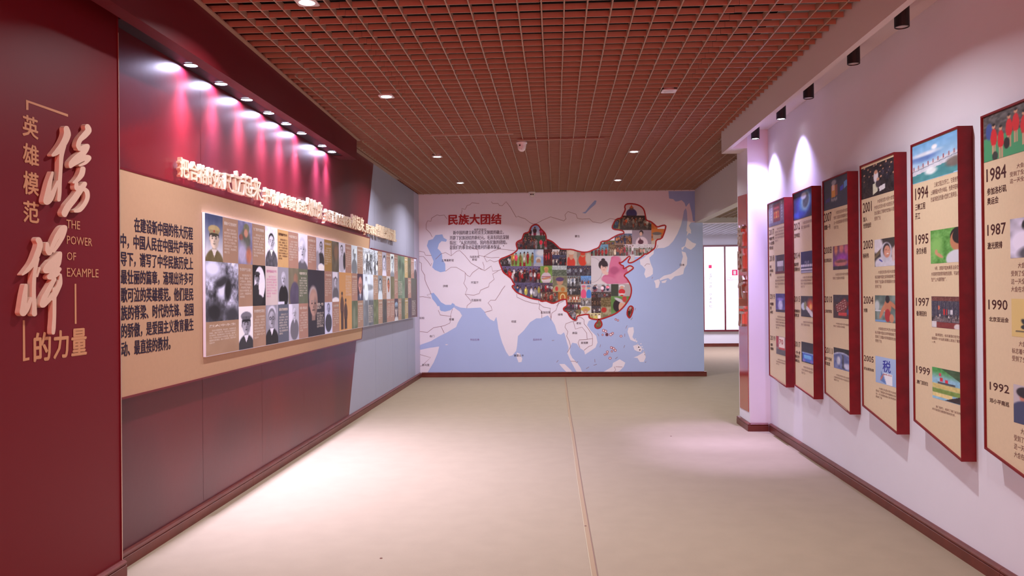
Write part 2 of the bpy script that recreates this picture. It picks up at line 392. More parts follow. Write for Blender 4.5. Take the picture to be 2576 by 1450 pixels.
# taped carpet seam, slightly askew
sx = [(0.187, 4.0), (0.176, 4.9), (0.165, 6.0), (0.159, 6.83), (0.151, 8.47), (0.14, 9.6), (0.131, 11.5), (0.127, 13.95)]
def strip(name, off, w, z, mat, ys):
    mb = MB(); pts = [p for p in sx if ys[0] <= p[1] <= ys[1]]
    for (xa, ya), (xb, yb) in zip(pts, pts[1:]):
        mb.add([(xa + off, ya, 0), (xa + off + w, ya, 0), (xb + off + w, yb, 0), (xb + off, yb, 0), (xa + off, ya, z), (xa + off + w, ya, z), (xb + off + w, yb, z), (xb + off, yb, z)],
               [(4, 5, 6, 7), (0, 1, 5, 4), (2, 3, 7, 6), (0, 4, 7, 3), (1, 2, 6, 5)])
    return mb.obj(name, mat, floor)
sx = [(0.2, -3.9), (0.2, 0.0)] + sx
strip('carpet_seam_tape', -0.012, 0.03, 0.0015, M['seam'], (-4, 14))
strip('carpet_seam_edge', 0.014, 0.006, 0.003, M['seam_dk'], (-4, 14))
strip('carpet_seam_edge', -0.016, 0.005, 0.003, M['seam_lt'], (-4, 9.7))
for (x, y) in ((0.168, 5.17), (-1.0, 4.52), (1.15, 8.35)):
    MB().lathe(x, y, [(0.0, .006), (.006, .005), (.009, .0)], 8).obj('carpet_snag', M['seam_dk'], floor)

# --- left wall: printed laminate panels with visible joints, grey-blue panels beyond the slanted edge
wl = sbox('wall_left', M['red_paint'], -2.62, -2.412, 4.30, 14.1, 0, 3.75)
DARK, MAR, RED = np.array((66, 16, 30.)), np.array((94, 20, 34.)), np.array((122, 17, 26.))
star = []
for k in range(10):
    rr = 1.15 if k % 2 == 0 else .46; an = math.radians(90 + 36 * k + 12); star.append((4.95 + rr * .62 * math.cos(an), 2.25 + rr * math.sin(an)))
star2 = [(6.55 + .9 * (.9 if k % 2 == 0 else .4) * math.cos(math.radians(36 * k + 40)), .75 + 1.1 * (.8 if k % 2 == 0 else .3) * math.sin(math.radians(36 * k + 40))) for k in range(10)]
def red_print(y0, y1, z1, seed=0):
    nx = max(8, int((y1 - y0) * 40)); ny = 110; p = Pic(nx, ny, MAR, seed)
    a = y0 + (y1 - y0) * p.X; b = z1 * (1 - p.Y)
    rs = np.random.RandomState(5)
    def vn(fx, fz, sd):
        g = np.random.RandomState(sd).rand(40, 40); xi = a * fx % 38; yi = b * fz % 38; x0 = xi.astype(int); yy = yi.astype(int); u = xi - x0; v = yi - yy
        u = u * u * (3 - 2 * u); v = v * v * (3 - 2 * v)
        return (g[yy, x0] * (1 - u) + g[yy, x0 + 1] * u) * (1 - v) + (g[yy + 1, x0] * (1 - u) + g[yy + 1, x0 + 1] * u) * v
    n1 = vn(1.1, .9, 1) * .6 + vn(2.6, 1.8, 2) * .4
    p.mix((n1 - .42) * 2.2 * .65, RED * .8); p.mix((.46 - n1) * 2.2, DARK)
    d = np.zeros(a.shape)
    for k in range(6): d += inside(a + (k - 2.5) * .03, b + (k % 3 - 1) * .03, star)
    p.mix(d / 6 * .75, RED * 1.02)
    d = np.zeros(a.shape)
    for k in range(8): d += inside(a + (k - 3.5) * .05, b + (k % 3 - 1) * .06, star2)
    p.mix(d / 8 * .5, RED * .9)
    return p
seams = [4.30, 5.37, 6.476, 7.57, 8.57, 9.60, 10.62]
def slant(z): return 9.19 + (z - 0.0) * 0.4395       # red / grey boundary
for i in range(6):
    y0, y1 = seams[i] + .0015, seams[i + 1] - .0015
    p = red_print(y0, y1, 3.2, i)
    a = y0 + (y1 - y0) * p.X; b = 3.2 * (1 - p.Y)
    if y1 > 9.1:                                   # cut the sheet along the slant exactly
        pl_corner = [(y0, 3.2), (min(y1, slant(3.2)), 3.2), (min(y1, slant(0)) if i == 4 else y0, 0), (y0, 0)]
        bb = 3.2 * (1 - p.Y); lim = np.minimum(y1, slant(bb)); lim = np.maximum(lim, y0 + .001)
        p2 = p; tx = p.X; aa = y0 + (lim - y0) * tx
        V = LEFT.o + aa[..., None] * LEFT.r + bb[..., None] * LEFT.u
        nx, ny = p.nx, p.ny; idx = np.arange((nx + 1) * (ny + 1)).reshape(ny + 1, nx + 1)
        F = np.stack([idx[1:, :-1], idx[1:, 1:], idx[:-1, 1:], idx[:-1, :-1]], -1)
        keep = (aa[:-1, 1:] - aa[:-1, :-1]) > 1e-4; F = F[keep].reshape(-1, 4)
        me = mesh('wall_panel', V.reshape(-1, 3), F.tolist()); at = me.attributes.new('ink', 'FLOAT_COLOR', 'POINT')
        Cc = lin(p.c.reshape(-1, 3)); at.data.foreach_set('color', np.concatenate([Cc, np.ones((len(Cc), 1))], 1).ravel())
        me.materials.append(M['print_gloss']); o = bpy.data.objects.new('wall_panel', me); link(o, wl); o['label'] = 'dark red laminate panel with slanted far edge'
    else:
        pic_obj('wall_panel', p, LEFT, [(y0, 3.2), (y1, 3.2), (y1, 0), (y0, 0)], 0, M['print_gloss'], wl)
gs = [9.19, 10.62, 11.75, 12.9, 14.1]
for i in range(4):
    mb = MB()
    if i == 0: poly = [(slant(0), 0), (10.618, 0), (10.618, 3.2), (slant(3.2), 3.2)]
    else: poly = [(gs[i] + .002, 0), (gs[i + 1] - .002, 0), (gs[i + 1] - .002, 3.2), (gs[i] + .002, 3.2)]
    if i == 3: poly = [(gs[i] + .002, 0), (13.62, 0), (13.62, 3.2), (gs[i] + .002, 3.2)]
    solid(mb, LEFT, poly, -.011, 0.0).obj('grey_wall_panel', M['gray_wall'], wl)
solid(MB(), LEFT, [(13.623, 0), (14.1, 0), (14.1, 3.2), (13.623, 3.2)], -.011, 0.0).obj('pale_wall_panel', material('pale_lilac_print', (186, 178, 204), .5, .4), wl)

# --- left front wall face (stands proud) with edge trim
wf = sbox('wall_left_front', M['red_paint'], -2.9, -2.33, YB, 4.20, 0, 3.75)
t1 = sbox('trim_1', M['rim_red'], -2.42, -2.326, 4.201, 4.212, 0, 3.1)
MB().box(-2.3255, -2.3235, 4.2035, 4.2095, 0, 2.9).obj('metal_edge', M['steel'], t1)

# --- right wall, pillar, back wall, enclosure
wr = sbox('wall_right', M['wall_white'], 2.235, 2.6, YB, 9.15, 0, 3.75)
wp = sbox('wall_pillar', M['wall_white'], 2.02, 2.234, 8.66, 9.15, 0, 3.2)
wb = sbox('wall_back', M['wall_white'], -2.62, 2.522, 14.102, 14.30, 0, 3.75)
sbox('wall_entrance', M['red_paint'], -2.9, 2.6, YB - .2, YB, 0, 3.75)
sbox('wall_neighbour_right', M['wall_white'], 8.0, 8.2, 9.15, YE, 0, 3.75)
sbox('wall_neighbour_front', M['wall_white'], 2.601, 8.0, 9.0, 9.15, 0, 3.75)
sbox('wall_neighbour_left', M['wall_white'], 2.40, 2.522, 14.301, YE, 0, 3.75)
sbox('wall_far', M['wall_white'], 2.5, 8.2, YE, YE + .15, 0, 3.75)

# --- beams: bulkhead over the left wall, box beam over the right wall, beam to the back wall
def bx(y): return -2.08 - .0302 * (y - 4.7)
def zb(y): return 2.862 + (y - 3.7) * (2.977 - 2.862) / (8.916 - 3.7)
def prism_y(mb, ys, sect):      # section corners as functions of y -> loft along y
    n = None; vs = []
    for y in ys:
        s = sect(y); n = len(s); vs += [(x, y, z) for x, z in s]
    fs = []
    for k in range(len(ys) - 1): fs += [(k * n + i, (k + 1) * n + i, (k + 1) * n + (i + 1) % n, k * n + (i + 1) % n) for i in range(n)]
    fs += [tuple(range(n)), tuple(range((len(ys) - 1) * n + n - 1, (len(ys) - 1) * n - 1, -1))]
    return mb.add(vs, fs)
bh = prism_y(MB(), [YB, 3.7, 8.92], lambda y: [(bx(max(y, 3.7)), 3.25), (bx(max(y, 3.7)), zb(max(y, 3.7))), (bx(max(y, 3.7)) - .085, zb(max(y, 3.7))), (bx(max(y, 3.7)) - .085, 3.25)]).obj('ceiling_beam_left', M['bulk_paint'], None, 'structure')
prism_y(MB(), [4.215, 8.62], lambda y: [(bx(y) - .086, 3.02), (bx(y) - .086, 2.9755), (-2.399, 2.9755), (-2.399, 3.02)]).obj('recess_soffit', M['recess'], bh)
prism_y(MB(), [8.621, 8.92], lambda y: [(bx(y) - .086, 3.2), (bx(y) - .086, zb(y)), (-2.399, zb(y)), (-2.399, 3.2)]).obj('beam_end', M['bulk_paint'], bh)
MB().box(-2.14, -2.07, 4.3, 4.31, 3.0, 3.01)
prism_y(MB(), [YB, 3.7, 8.97], lambda y: [(bx(max(y, 3.7)) + .03, 3.205), (bx(max(y, 3.7)) + .03, 3.195), (bx(max(y, 3.7)) + .001, 3.195), (bx(max(y, 3.7)) + .001, 3.205)]).obj('ceiling_trim', M['grid'], bh)
br = sbox('ceiling_beam_right', M['beam_paint'], 1.82, 1.865, YB, 9.0, 2.98, 3.75)
MB().box(1.866, 2.234, YB, 8.655, 3.17, 3.75).obj('beam_soffit', M['beam_paint'], br)
MB().box(1.866, 2.019, 8.656, 9.0, 2.98, 3.75).obj('beam_end', M['beam_paint'], br)
bb = sbox('ceiling_beam_back', M['beam_paint'], 2.39, 2.52, 9.151, 14.10, 2.64, 3.75)
sbox('ceiling_beam_far', M['beam_paint'], 2.53, 7.99, 17.4, 17.6, 2.90, 3.75)

# --- baseboards
def baseboard(name, pts_side, segs, kind='structure'):
    pass
def bprof(h=.085):
    return [(0, 0), (.030, 0), (.030, .056), (.024, .060), (.030, .066), (.030, .074), (.022, .082), (.008, .085), (0, .085)]
def board(mb, A, B, n, h=1.0):
    A = np.array(A, float); B = np.array(B, float); n = np.array(n, float); pr = bprof(); vs = []
    for P in (A, B):
        for d, z in pr: vs.append((P[0] + n[0] * d, P[1] + n[1] * d, z * h))
    k = len(pr); fs = [(i, (i + 1) % k, k + (i + 1) % k, k + i) for i in range(k)] + [tuple(range(k - 1, -1, -1)), tuple(range(k, 2 * k))]
    return mb.add(vs, fs)
def base_run(name, pts, n, joints):
    root = None
    for a, b in zip(joints, joints[1:]):
        t0, t1 = (a, b)
        P = lambda t: (pts[0][0] + (pts[1][0] - pts[0][0]) * t, pts[0][1] + (pts[1][1] - pts[0][1]) * t)
        e = .0012 / max(1e-6, math.hypot(pts[1][0] - pts[0][0], pts[1][1] - pts[0][1]))
        m = board(MB(), P(t0 + e), P(t1 - e), n)
        if root is None: root = m.obj(name, M['base_wood'], None, 'structure')
        else: m.obj('baseboard_length', M['base_wood'], root)
    return root
jl = [4.215, 6.19, 7.60, 9.13, 11.1, 12.8, 14.06]
base_run('baseboard_left', ((-2.40, 4.215), (-2.40, 14.07)), (1, 0), [(j - 4.215) / (14.07 - 4.215) for j in jl[:-1]] + [1])
base_run('baseboard_left_front', ((-2.33, YB), (-2.33, 4.21)), (1, 0), [0, 1])
base_run('baseboard_right', ((2.235, 8.63), (2.235, YB)), (-1, 0), [0, (8.63 - 6.62) / 12.63, (8.63 - 4.2) / 12.63, .6, 1])
base_run('baseboard_pillar', ((2.02, 9.17), (2.02, 8.63)), (-1, 0), [0, 1])
base_run('baseboard_pillar_front', ((1.99, 8.66), (2.205, 8.66)), (0, -1), [0, 1])
base_run('baseboard_back', ((-2.37, 14.10), (2.56, 14.10)), (0, -1), [0, .36, .74, 1])
base_run('baseboard_far', ((2.53, YE), (8.0, YE)), (0, -1), [0, .5, 1])

# --- ceiling: dark slab and an open-cell grid of bars, in modules that do not quite line up
ceil = sbox('ceiling', M['wall_dark'], -2.9, 8.2, YB, YE + .2, 3.75, 3.9)
rnd = random.Random(4)
PX, PY = 0.0634, 4.640
long_x = [PX + .1402 * k for k in range(-18, 17)]
def xl(y): return bx(max(y, 3.7)) + .002 if y < 8.93 else -2.398
def xr(y): return 1.818 if y < 9.01 else 2.388
cross = []
def bar_cross(mb, x0, x1, y, dz):
    return mb.box(x0, x1, y - .0035, y + .0035, 3.202 + dz, 3.238 + dz)
y = PY
joints_x = [-2.4, -1.28, -0.085, 1.11, 2.4]
first = {}
hole = [(x - .055, x + .055, y0 - .055, y0 + .055) for x, y0 in DOWNLIGHTS] + [(.907, 1.047, 6.93, 7.07)]
while y < 14.08:
    for j in range(4):
        a, b = max(joints_x[j], xl(y)), min(joints_x[j + 1], xr(y))
        if b - a < .02: continue
        dz = (rnd.random() - .5) * .004
        cuts = [h for h in hole if h[2] < y < h[3] and h[0] < b and h[1] > a]
        mb = MB()
        if cuts: bar_cross(mb, a, cuts[0][0], y, dz); bar_cross(mb, cuts[0][1], b, y, dz)
        else: bar_cross(mb, a + .001, b - .001, y, dz)
        mb.obj('cross_bar', M['grid'], ceil)
    y += .140
jy = [4.5, 6.25, 7.9, 9.6, 11.2, 12.6, 14.098]
for x in long_x:
    ofs = (rnd.random() - .5) * .006
    for a, b in zip(jy, jy[1:]):
        if x < xl(a) - .0 + .05 or x > xr(a) - .03:
            if b > 8.93 and (x > xl(9.5) + .02 and x < xr(9.5) - .02): a = max(a, 9.02)
            else: continue
        n = 4; ofs += (rnd.random() - .5) * .010; vs = []; dz = (rnd.random() - .5) * .003
        for k in range(n + 1):
            yy = a + .002 + (b - a - .004) * k / n; xx = x + ofs + (rnd.random() - .5) * .004; zz = dz - .002 * math.sin(math.pi * k / n)
            xx = min(max(xx, xl(yy) + .006), xr(yy) - .006)
            vs += [(xx - .004, yy, 3.200 + zz), (xx + .004, yy, 3.200 + zz), (xx + .004, yy, 3.238), (xx - .004, yy, 3.238)]
        fs = []
        for k in range(n): fs += [(4 * k + i, 4 * k + (i + 1) % 4, 4 * k + 4 + (i + 1) % 4, 4 * k + 4 + i) for i in range(4)]
        fs += [(3, 2, 1, 0), (4 * n, 4 * n + 1, 4 * n + 2, 4 * n + 3)]
        obj('long_bar', vs, fs, M['grid'], ceil)
mb = MB(); y = PY - .14
while y > YB + .05: bar_cross(mb, xl(3.7), 1.818, y, 0); y -= .14
for x in long_x:
    if xl(3.7) + .05 < x < 1.79: mb.box(x - .004, x + .004, YB, 4.498, 3.2, 3.238)
o = mb.obj('grid_bars', M['grid'], ceil); o['kind'] = 'stuff'
mb = MB(); y = 9.3
while y < 17.38: mb.box(2.53 if y > 14.15 else 2.522, 7.99, y - .0035, y + .0035, 3.002, 3.036); y += .14
x = 2.62
while x < 7.9: mb.box(x - .004, x + .004, 9.16, 17.39, 3.0, 3.036); x += .1402
o = mb.obj('neighbour_grid_bars', M['grid'], ceil); o['kind'] = 'stuff'
mb = MB(); y = 17.7
while y < 21.28: mb.box(2.53, 7.99, y - .0035, y + .0035, 2.902, 2.936); y += .14
x = 2.62
while x < 7.9: mb.box(x - .005, x + .005, 17.61, 21.29, 2.9, 2.936); x += .1402
o = mb.obj('far_grid_bars', M['wall_white'], ceil); o['kind'] = 'stuff'
sbox('ceiling_edge_trim', M['grid'], -2.399, -2.345, 8.93, 12.1, 3.196, 3.204)
# two slightly dropped rows of the grid, and ducts in the void
MB().box(-1.35, -.45, 8.70, 8.72, 3.186, 3.2).obj('sagging_strip', M['grid'], ceil)
MB().box(-.43, .55, 9.10, 9.12, 3.188, 3.2).obj('sagging_strip', M['grid'], ceil)

# ================================================================== LAMPS AND CEILING DEVICES
def downlight(x, y, on, label):
    t = thing('downlight', label, 'ceiling light', (x, y, 3.2), None)
    mb = MB(); n = 28; R = .046; s = .062
    vs = []; fs = []
    for z in (3.194, 3.2):
        for k in range(n):
            a = 2 * math.pi * k / n; c, q = math.cos(a), math.sin(a); m = s / max(abs(c), abs(q)); vs.append((x + c * m, y + q * m, z))
        for k in range(n):
            a = 2 * math.pi * k / n; vs.append((x + R * math.cos(a), y + R * math.sin(a), z))
    for k in range(n):
        k2 = (k + 1) % n
        fs += [(k2, k, n + k, n + k2), (2 * n + k, 2 * n + k2, 3 * n + k2, 3 * n + k), (k, k2, 2 * n + k2, 2 * n + k), (n + k2, n + k, 3 * n + k, 3 * n + k2)]
    mb.add(vs, fs).obj('mounting_plate', M['white_plastic'], t)
    mb = MB().lathe(x, y, [(.0, 3.192), (.030, 3.191), (.045, 3.195), (.0455, 3.199)], 28)
    o = mb.obj('lens', M['lens_on'] if on else M['lens_off'], t, smooth=True)
    MB().cyl(x, y, 3.2, 3.27, .046, 20).obj('housing', M['white_plastic'], t)
    return t
DL = ['lit ceiling downlight at the top edge, nearest on the left row', 'lit ceiling downlight second from front on the left row, above the red bulkhead wall',
      'lit ceiling downlight third from front on the left row, near the white dome camera', 'lit ceiling downlight farthest on the left row, by the world map wall',
      'lit ceiling downlight third from front on the right row', 'lit ceiling downlight farthest on the right row, near the map wall',
      'lit ceiling downlight nearest on the right row, at the top edge']
for i, (x, y) in enumerate(DOWNLIGHTS):
    t = downlight(x, y, True, DL[i] if i < 7 else 'ceiling downlight behind the viewer, ' + ('left' if x < 0 else 'right') + ' row, ' + {2.3: 'nearest to the photo wall', -.2: 'middle one', -2.6: 'nearest to the entrance wall'}[y])
    t['group'] = 'downlights in the grid ceiling'
t = downlight(.977, 7.0, False, 'unlit square ceiling light fitting on the right side of the grid ceiling'); t['group'] = 'downlights in the grid ceiling'

for i, (x, y, z) in enumerate(SPOTS):
    names = ['nearest', 'second', 'third', 'fourth', 'fifth', 'sixth', 'seventh', 'farthest']
    t = thing('recessed_spotlight', names[i] + ' of the eight lit spotlights in the dark recess over the red wall', 'spotlight', (x, y, z), 'spotlights in the left wall recess')
    MB().lathe(x, y, [(.052, z), (.052, z - .005), (.043, z - .007), (.040, z - .002)], 28).obj('trim_ring', M['black'], t, smooth=True)
    MB().lathe(x, y, [(.0, z - .003), (.0405, z - .003)], 24).obj('lens', M['lens_spot'], t)
for i, (y, on) in enumerate(CANS):
    lab = ['nearest black cylinder ceiling spotlight, unlit, over the right wall', 'second black cylinder ceiling spotlight from the front, unlit', 'middle black cylinder ceiling spotlight of the five, unlit',
           'fourth black cylinder ceiling spotlight from the front, lit', 'farthest black cylinder ceiling spotlight, lit, beside the white pillar'][i]
    t = thing('cylinder_spotlight', lab, 'spotlight', (2.05, y, 3.17), 'black cylinder spotlights over the right wall')
    MB().lathe(2.05, y, [(.0, 3.169), (.042, 3.169), (.042, 3.035), (.038, 3.033), (.036, 3.045), (.036, 3.05)], 28).obj('cylinder_body', M['black'], t, smooth=False)
    MB().lathe(2.05, y, [(.0, 3.0395), (.0365, 3.0395)], 24).obj('lens', M['lens_on'] if on else M['lens_off'], t)
    MB().cyl(2.05, y, 3.164, 3.1695, .046, 24).obj('ceiling_plate', M['black'], t)
t = thing('dome_camera', 'white dome security camera hanging from the middle of the grid ceiling', 'camera', (-.38, 9.24, 3.2))
MB().lathe(-.38, 9.24, [(.0, 3.199), (.062, 3.199), (.062, 3.18), (.052, 3.172), (.050, 3.150)], 28).obj('camera_body', M['white_plastic'], t, smooth=True)
MB().lathe(-.38, 9.24, [(.049, 3.155), (.047, 3.128), (.038, 3.105), (.022, 3.091), (.0, 3.086)], 28).obj('dome', M['white_plastic'], t, smooth=True)
MB().lathe(-.40, 9.187, [(.0, 3.143), (.008, 3.146), (.010, 3.151), (.008, 3.156), (0, 3.159)], 12).obj('indicator_lens', M['black'], t)
MB().lathe(-.385, 9.195, [(.0, 3.106), (.005, 3.108), (0, 3.112)], 10).obj('indicator_lens', M['black'], t)
t = thing('turret_camera', 'small white twin-lens security camera at the top of the map wall', 'camera', (-.405, 13.93, 3.2))
MB().lathe(-.405, 13.93, [(.0, 3.199), (.058, 3.199), (.058, 3.185), (.046, 3.178)], 24).obj('camera_base', M['white_plastic'], t, smooth=True)
MB().lathe(-.405, 13.93, [(.045, 3.18), (.05, 3.155), (.042, 3.128), (.02, 3.112), (.0, 3.109)], 24).obj('camera_ball', M['white_plastic'], t, smooth=True)
for dx, m in ((-.016, 'black'), (.018, 'grey_ink')):
    v = []; n = 14
    for k in range(n): v.append((-.405 + dx + .012 * math.cos(2 * math.pi * k / n), 13.877, 3.148 + .012 * math.sin(2 * math.pi * k / n)))
    for k in range(n): v.append((-.405 + dx + .012 * math.cos(2 * math.pi * k / n), 13.90, 3.148 + .012 * math.sin(2 * math.pi * k / n)))
    obj('lens', v, [tuple(range(n))] + [(k, n + k, n + (k + 1) % n, (k + 1) % n) for k in range(n)], M[m], t)
# ================================================================== LEFT WALL: DISPLAY BOARD
def LP(px, py, X=-2.34): p = onX(px, py, X); return float(p[1]), float(p[2])          # (a, b) on the left wall
bd = thing('display_board', 'long beige display board with dark intro paragraph on the red left wall', 'display board', (-2.40, 7.0, .93))
z0, z1 = .945, 2.178
poly = [(4.222, z0), (9.62, z0), (10.10, z1), (4.222, z1)]
solid(MB(), LEFT, poly, .001, .0565).obj('board_panel', M['beige'], bd)
rim = MB()
for a, b in zip(poly, poly[1:] + poly[:1]):
    dx, dz = b[0] - a[0], b[1] - a[1]; L = math.hypot(dx, dz); nx_, nz_ = dz / L * .012, -dx / L * .012
    solid(rim, LEFT, [a, b, (b[0] + nx_, b[1] + nz_), (a[0] + nx_, a[1] + nz_)], .001, .0595)
rim.obj('rim', M['rim_red'], bd)
LINES = ['在建设新中国的伟大历程', '中，中国人民在中国共产党领', '导下，谱写了中华民族历史上', '最壮丽的篇章，涌现出许多可', '歌可泣的英雄模范。他们是民',
         '族的脊梁、时代的先锋、祖国', '的骄傲，是爱国主义教育最生', '动、最直接的教材。']
aL, bT2 = LP(304, 586); _, bB8 = LP(305.5, 899); aR, _ = LP(487, 700)
pitch = (bT2 - bB8 - .083) / 6.0; hh = .083
for i, s in enumerate(LINES):
    top = bT2 - (i - 1) * pitch
    a0 = LP(338.6, 560)[0] if i == 0 else aL
    n = len(s); a1 = aR
    if i == 7: a1 = LP(430, 880)[0]
    put_text('printed_text_line', s, LEFT, a0, a1, top - hh, top, .0585, M['dark_ink'], bd, bold=.02, kind='stuff')

# photo collage mounted proud of the board and running on past it over the grey wall
cg = thing('photo_collage', 'long collage panel of portrait photographs and captions on the left wall', 'photo display', (-2.40, 9.3, 1.087))
XC = -2.322; DC = .078
cx = [5.255, 5.538, 5.812, 6.088, 6.363, 6.65, 6.922, 7.197, 7.468, 7.744, 8.014, 8.287, 8.56, 8.826, 9.09, 9.362, 9.634, 9.905, 10.185, 10.458, 10.722, 10.985, 11.25, 11.52, 11.785, 12.045, 12.316, 12.585, 12.859, 13.14, 13.375]
cz = [2.036, 1.718, 1.402, 1.084]
solid(MB(), LEFT, [(cx[0] - .004, cz[3] - .004), (cx[-1] + .004, cz[3] - .004), (cx[-1] + .004, cz[0] + .004), (cx[0] - .004, cz[0] + .004)], .0602, DC - .001).obj('backing_panel', M['wall_white'], cg)
solid(MB(), LEFT, [(10.16, cz[3] + .01), (13.33, cz[3] + .01), (13.33, cz[0] - .01), (10.16, cz[0] - .01)], .001, .0598).obj('trim_2', M['rim_red'], None, 'structure')
mb = MB()
solid(mb, LEFT, [(10.10, cz[0] + .005), (cx[-1] + .02, cz[0] + .005), (cx[-1] + .02, cz[0] + .02), (10.10, cz[0] + .02)], .0602, DC + .003)
solid(mb, LEFT, [(cx[-1] + .005, cz[3] - .004), (cx[-1] + .02, cz[3] - .004), (cx[-1] + .02, cz[0] + .005), (cx[-1] + .005, cz[0] + .005)], .0602, DC + .003)
mb.obj('rim', M['rim_red'], cg)
BR = (166, 132, 110); BR2 = (172, 130, 114); MU = (170, 132, 62); TAN = (206, 164, 112); SL = (92, 98, 116); WH = (212, 196, 198)
GR = (96, 110, 84); OR = (214, 158, 96); DK = (40, 38, 52); OL = (120, 112, 92)
def cell(c0, c1, r0, r1, pic, label=None):
    return pic_obj('photo_print', pic, LEFT, [(cx[c0], cz[r0]), (cx[c1], cz[r0]), (cx[c1], cz[r1]), (cx[c0], cz[r1])], DC, M['print'], cg, label=label)
def zcell(c0, c1, zt, zb_, pic, name='photo_print'):
    return pic_obj(name, pic, LEFT, [(cx[c0], zt), (cx[c1], zt), (cx[c1], zb_), (cx[c0], zb_)], DC, M['print'], cg)
CAP = ['某某年出生于一个贫苦农民家庭，参加革命工作以来', '在战斗中英勇顽强，屡立战功，为祖国和人民的事业', '献出了宝贵生命，被授予战斗英雄和模范的光荣称号', '他的事迹感动了亿万人民，激励着一代又一代青年人']
CAPN = [0]
HEADS = ['爆破大王舍身赴死', '为了胜利甘愿献身', '伟大的共产主义战士', '保护集体财产英雄少年', '中国导弹之父', '人民的好公仆', '革命精神的实践者', '著名科学家和教育家', '中国现代数学之父', '杂交水稻之父', '工业战线的旗帜', '中国第一代的石油工人']
def textcell(c, r, bg, ink='white_ink', head=None, zt=None, zbm=None, c1=None, lines=8, noise=4):
    c1 = c + 1 if c1 is None else c1
    zt = cz[r] if zt is None else zt; zbm = cz[r + 1] if zbm is None else zbm
    p = Pic(6, 6, bg, c * 3 + r).noise(noise, 4)
    o = pic_obj('caption_block', p, LEFT, [(cx[c], zt), (cx[c1], zt), (cx[c1], zbm), (cx[c], zbm)], DC, M['print'], cg)
    CAPN[0] += 1; w = cx[c1] - cx[c]; h = zt - zbm
    head = head or HEADS[CAPN[0] % len(HEADS)]
    near = c < 9
    put_text('caption_heading', head, LEFT, cx[c] + w * .09, cx[c1] - w * .1, zt - h * .17, zt - h * .09, DC + .001, M[ink], o, bold=.02, res=1)
    body = CAP[CAPN[0] % 4]; body2 = CAP[(CAPN[0] + 1) % 4]
    full = (body + '，' + body2 + '，' + CAP[(CAPN[0] + 2) % 4]) * 2
    k = 10 if c1 - c == 1 else 22
    rows = ['　　' + full[:k - 2]] + [full[k - 2 + i * k:k - 2 + (i + 1) * k] for i in range(lines - 2)] + [full[:4]]
    put_text('caption_text', '\n'.join(rows), LEFT, cx[c] + w * .09, cx[c1] - w * .1, zt - h * .24 - h * .062 * lines * 1.12, zt - h * .24, DC + .001, M[ink], o, space=1.25, res=1)
sk = (206, 196, 196); hr = (40, 36, 44)
G = lambda seed, bg=(200, 194, 202), nx=26, ny=34: Pic(nx, ny, bg, seed)
# column by column
cell(0, 1, 0, 1, Pic(40, 60, (70, 82, 120), 1).grad((62, 74, 112), (206, 206, 222), .1, .75).bust((232, 212, 196), (104, 92, 56), (40, 34, 40), cy=.50, r=.27, asp=.72, cap=(178, 158, 112), shirt=(222, 214, 214)).noise(8, 10), 'painted portrait of a young soldier in a peaked cap')
p = Pic(80, 120, (120, 122, 142), 3).noise(60, 5).noise(50, 11).noise(40, 26).grain(16); p.ell(.48, .42, .13, .22, (200, 196, 206), .7, 15); p.ell(.46, .33, .2, .09, (66, 62, 82), .6, -20); p.ell(.66, .46, .10, .2, (48, 46, 66), .6, 10)
p.ell(.2, .12, .3, .16, (196, 196, 208), 1).ell(.25, .85, .28, .2, (50, 50, 72), 1).ell(.8, .9, .25, .15, (70, 70, 90), 1).gray((.96, .97, 1.12), 1.5)
zcell(0, 2, cz[1], 1.31, p)
textcell(0, 2, (168, 136, 110), head='烈火中永生', zt=1.31, zbm=cz[3], c1=2, lines=6, noise=14)
textcell(1, 0, BR, head='爆破大王舍身赴死')
cell(2, 3, 0, 1, Pic(34, 50, (128, 128, 168), 5).noise(30, 5).ell(.5, .42, .36, .24, (92, 96, 86), .4).ell(.58, .16, .2, .12, (116, 116, 88), .3).ell(.55, .27, .14, .10, (196, 140, 118), .4).ell(.2, .38, .14, .07, (140, 84, 74), .4).ell(.3, .75, .3, .25, (186, 180, 216), .8).ell(.75, .8, .2, .2, (186, 116, 90), .7).noise(12, 14))
textcell(2, 1, BR, head='伟大的共产主义战士'); textcell(3, 0, BR, head='为了胜利甘愿献身')
cell(2, 3, 2, 3, Pic(36, 54, (220, 214, 222), 8).bust((168, 162, 168), (66, 62, 76), hr, cx=.52, cy=.42, r=.3, asp=.68, cap=(120, 118, 128), shirt=(210, 206, 214)).gray(), 'black and white portrait of a young soldier in a cap')
p = Pic(36, 54, (34, 30, 44), 9).ell(.55, .45, .42, .42, (214, 206, 218), .08).bust((150, 146, 152), (56, 52, 66), hr, cx=.36, cy=.32, r=.16, asp=.7, cap=(70, 66, 80)).poly([(.45, .48), (.92, .4), (.85, .78), (.5, .74)], (216, 210, 220)).ell(.4, .86, .4, .14, (52, 48, 62), .2).gray(); cell(3, 4, 1, 2, p)
textcell(3, 2, BR, head='革命精神的实践者')
cell(4, 5, 0, 1, Pic(32, 46, (224, 216, 224), 11).bust((206, 202, 206), (92, 88, 104), hr, cx=.5, cy=.36, r=.23, asp=.75, shirt=(230, 224, 230)).noise(20, 14).gray(k=1.3))
textcell(4, 1, WH, 'pale_pink', head='保护集体的少年')
cell(4, 5, 2, 3, Pic(32, 46, (150, 150, 156), 12).noise(14, 5).ell(.5, .16, .3, .14, (196, 196, 198), .3).bust((170, 168, 170), (48, 46, 58), (120, 120, 124), cx=.48, cy=.34, r=.28, asp=.75, glasses=True, shirt=(210, 210, 214)).gray())
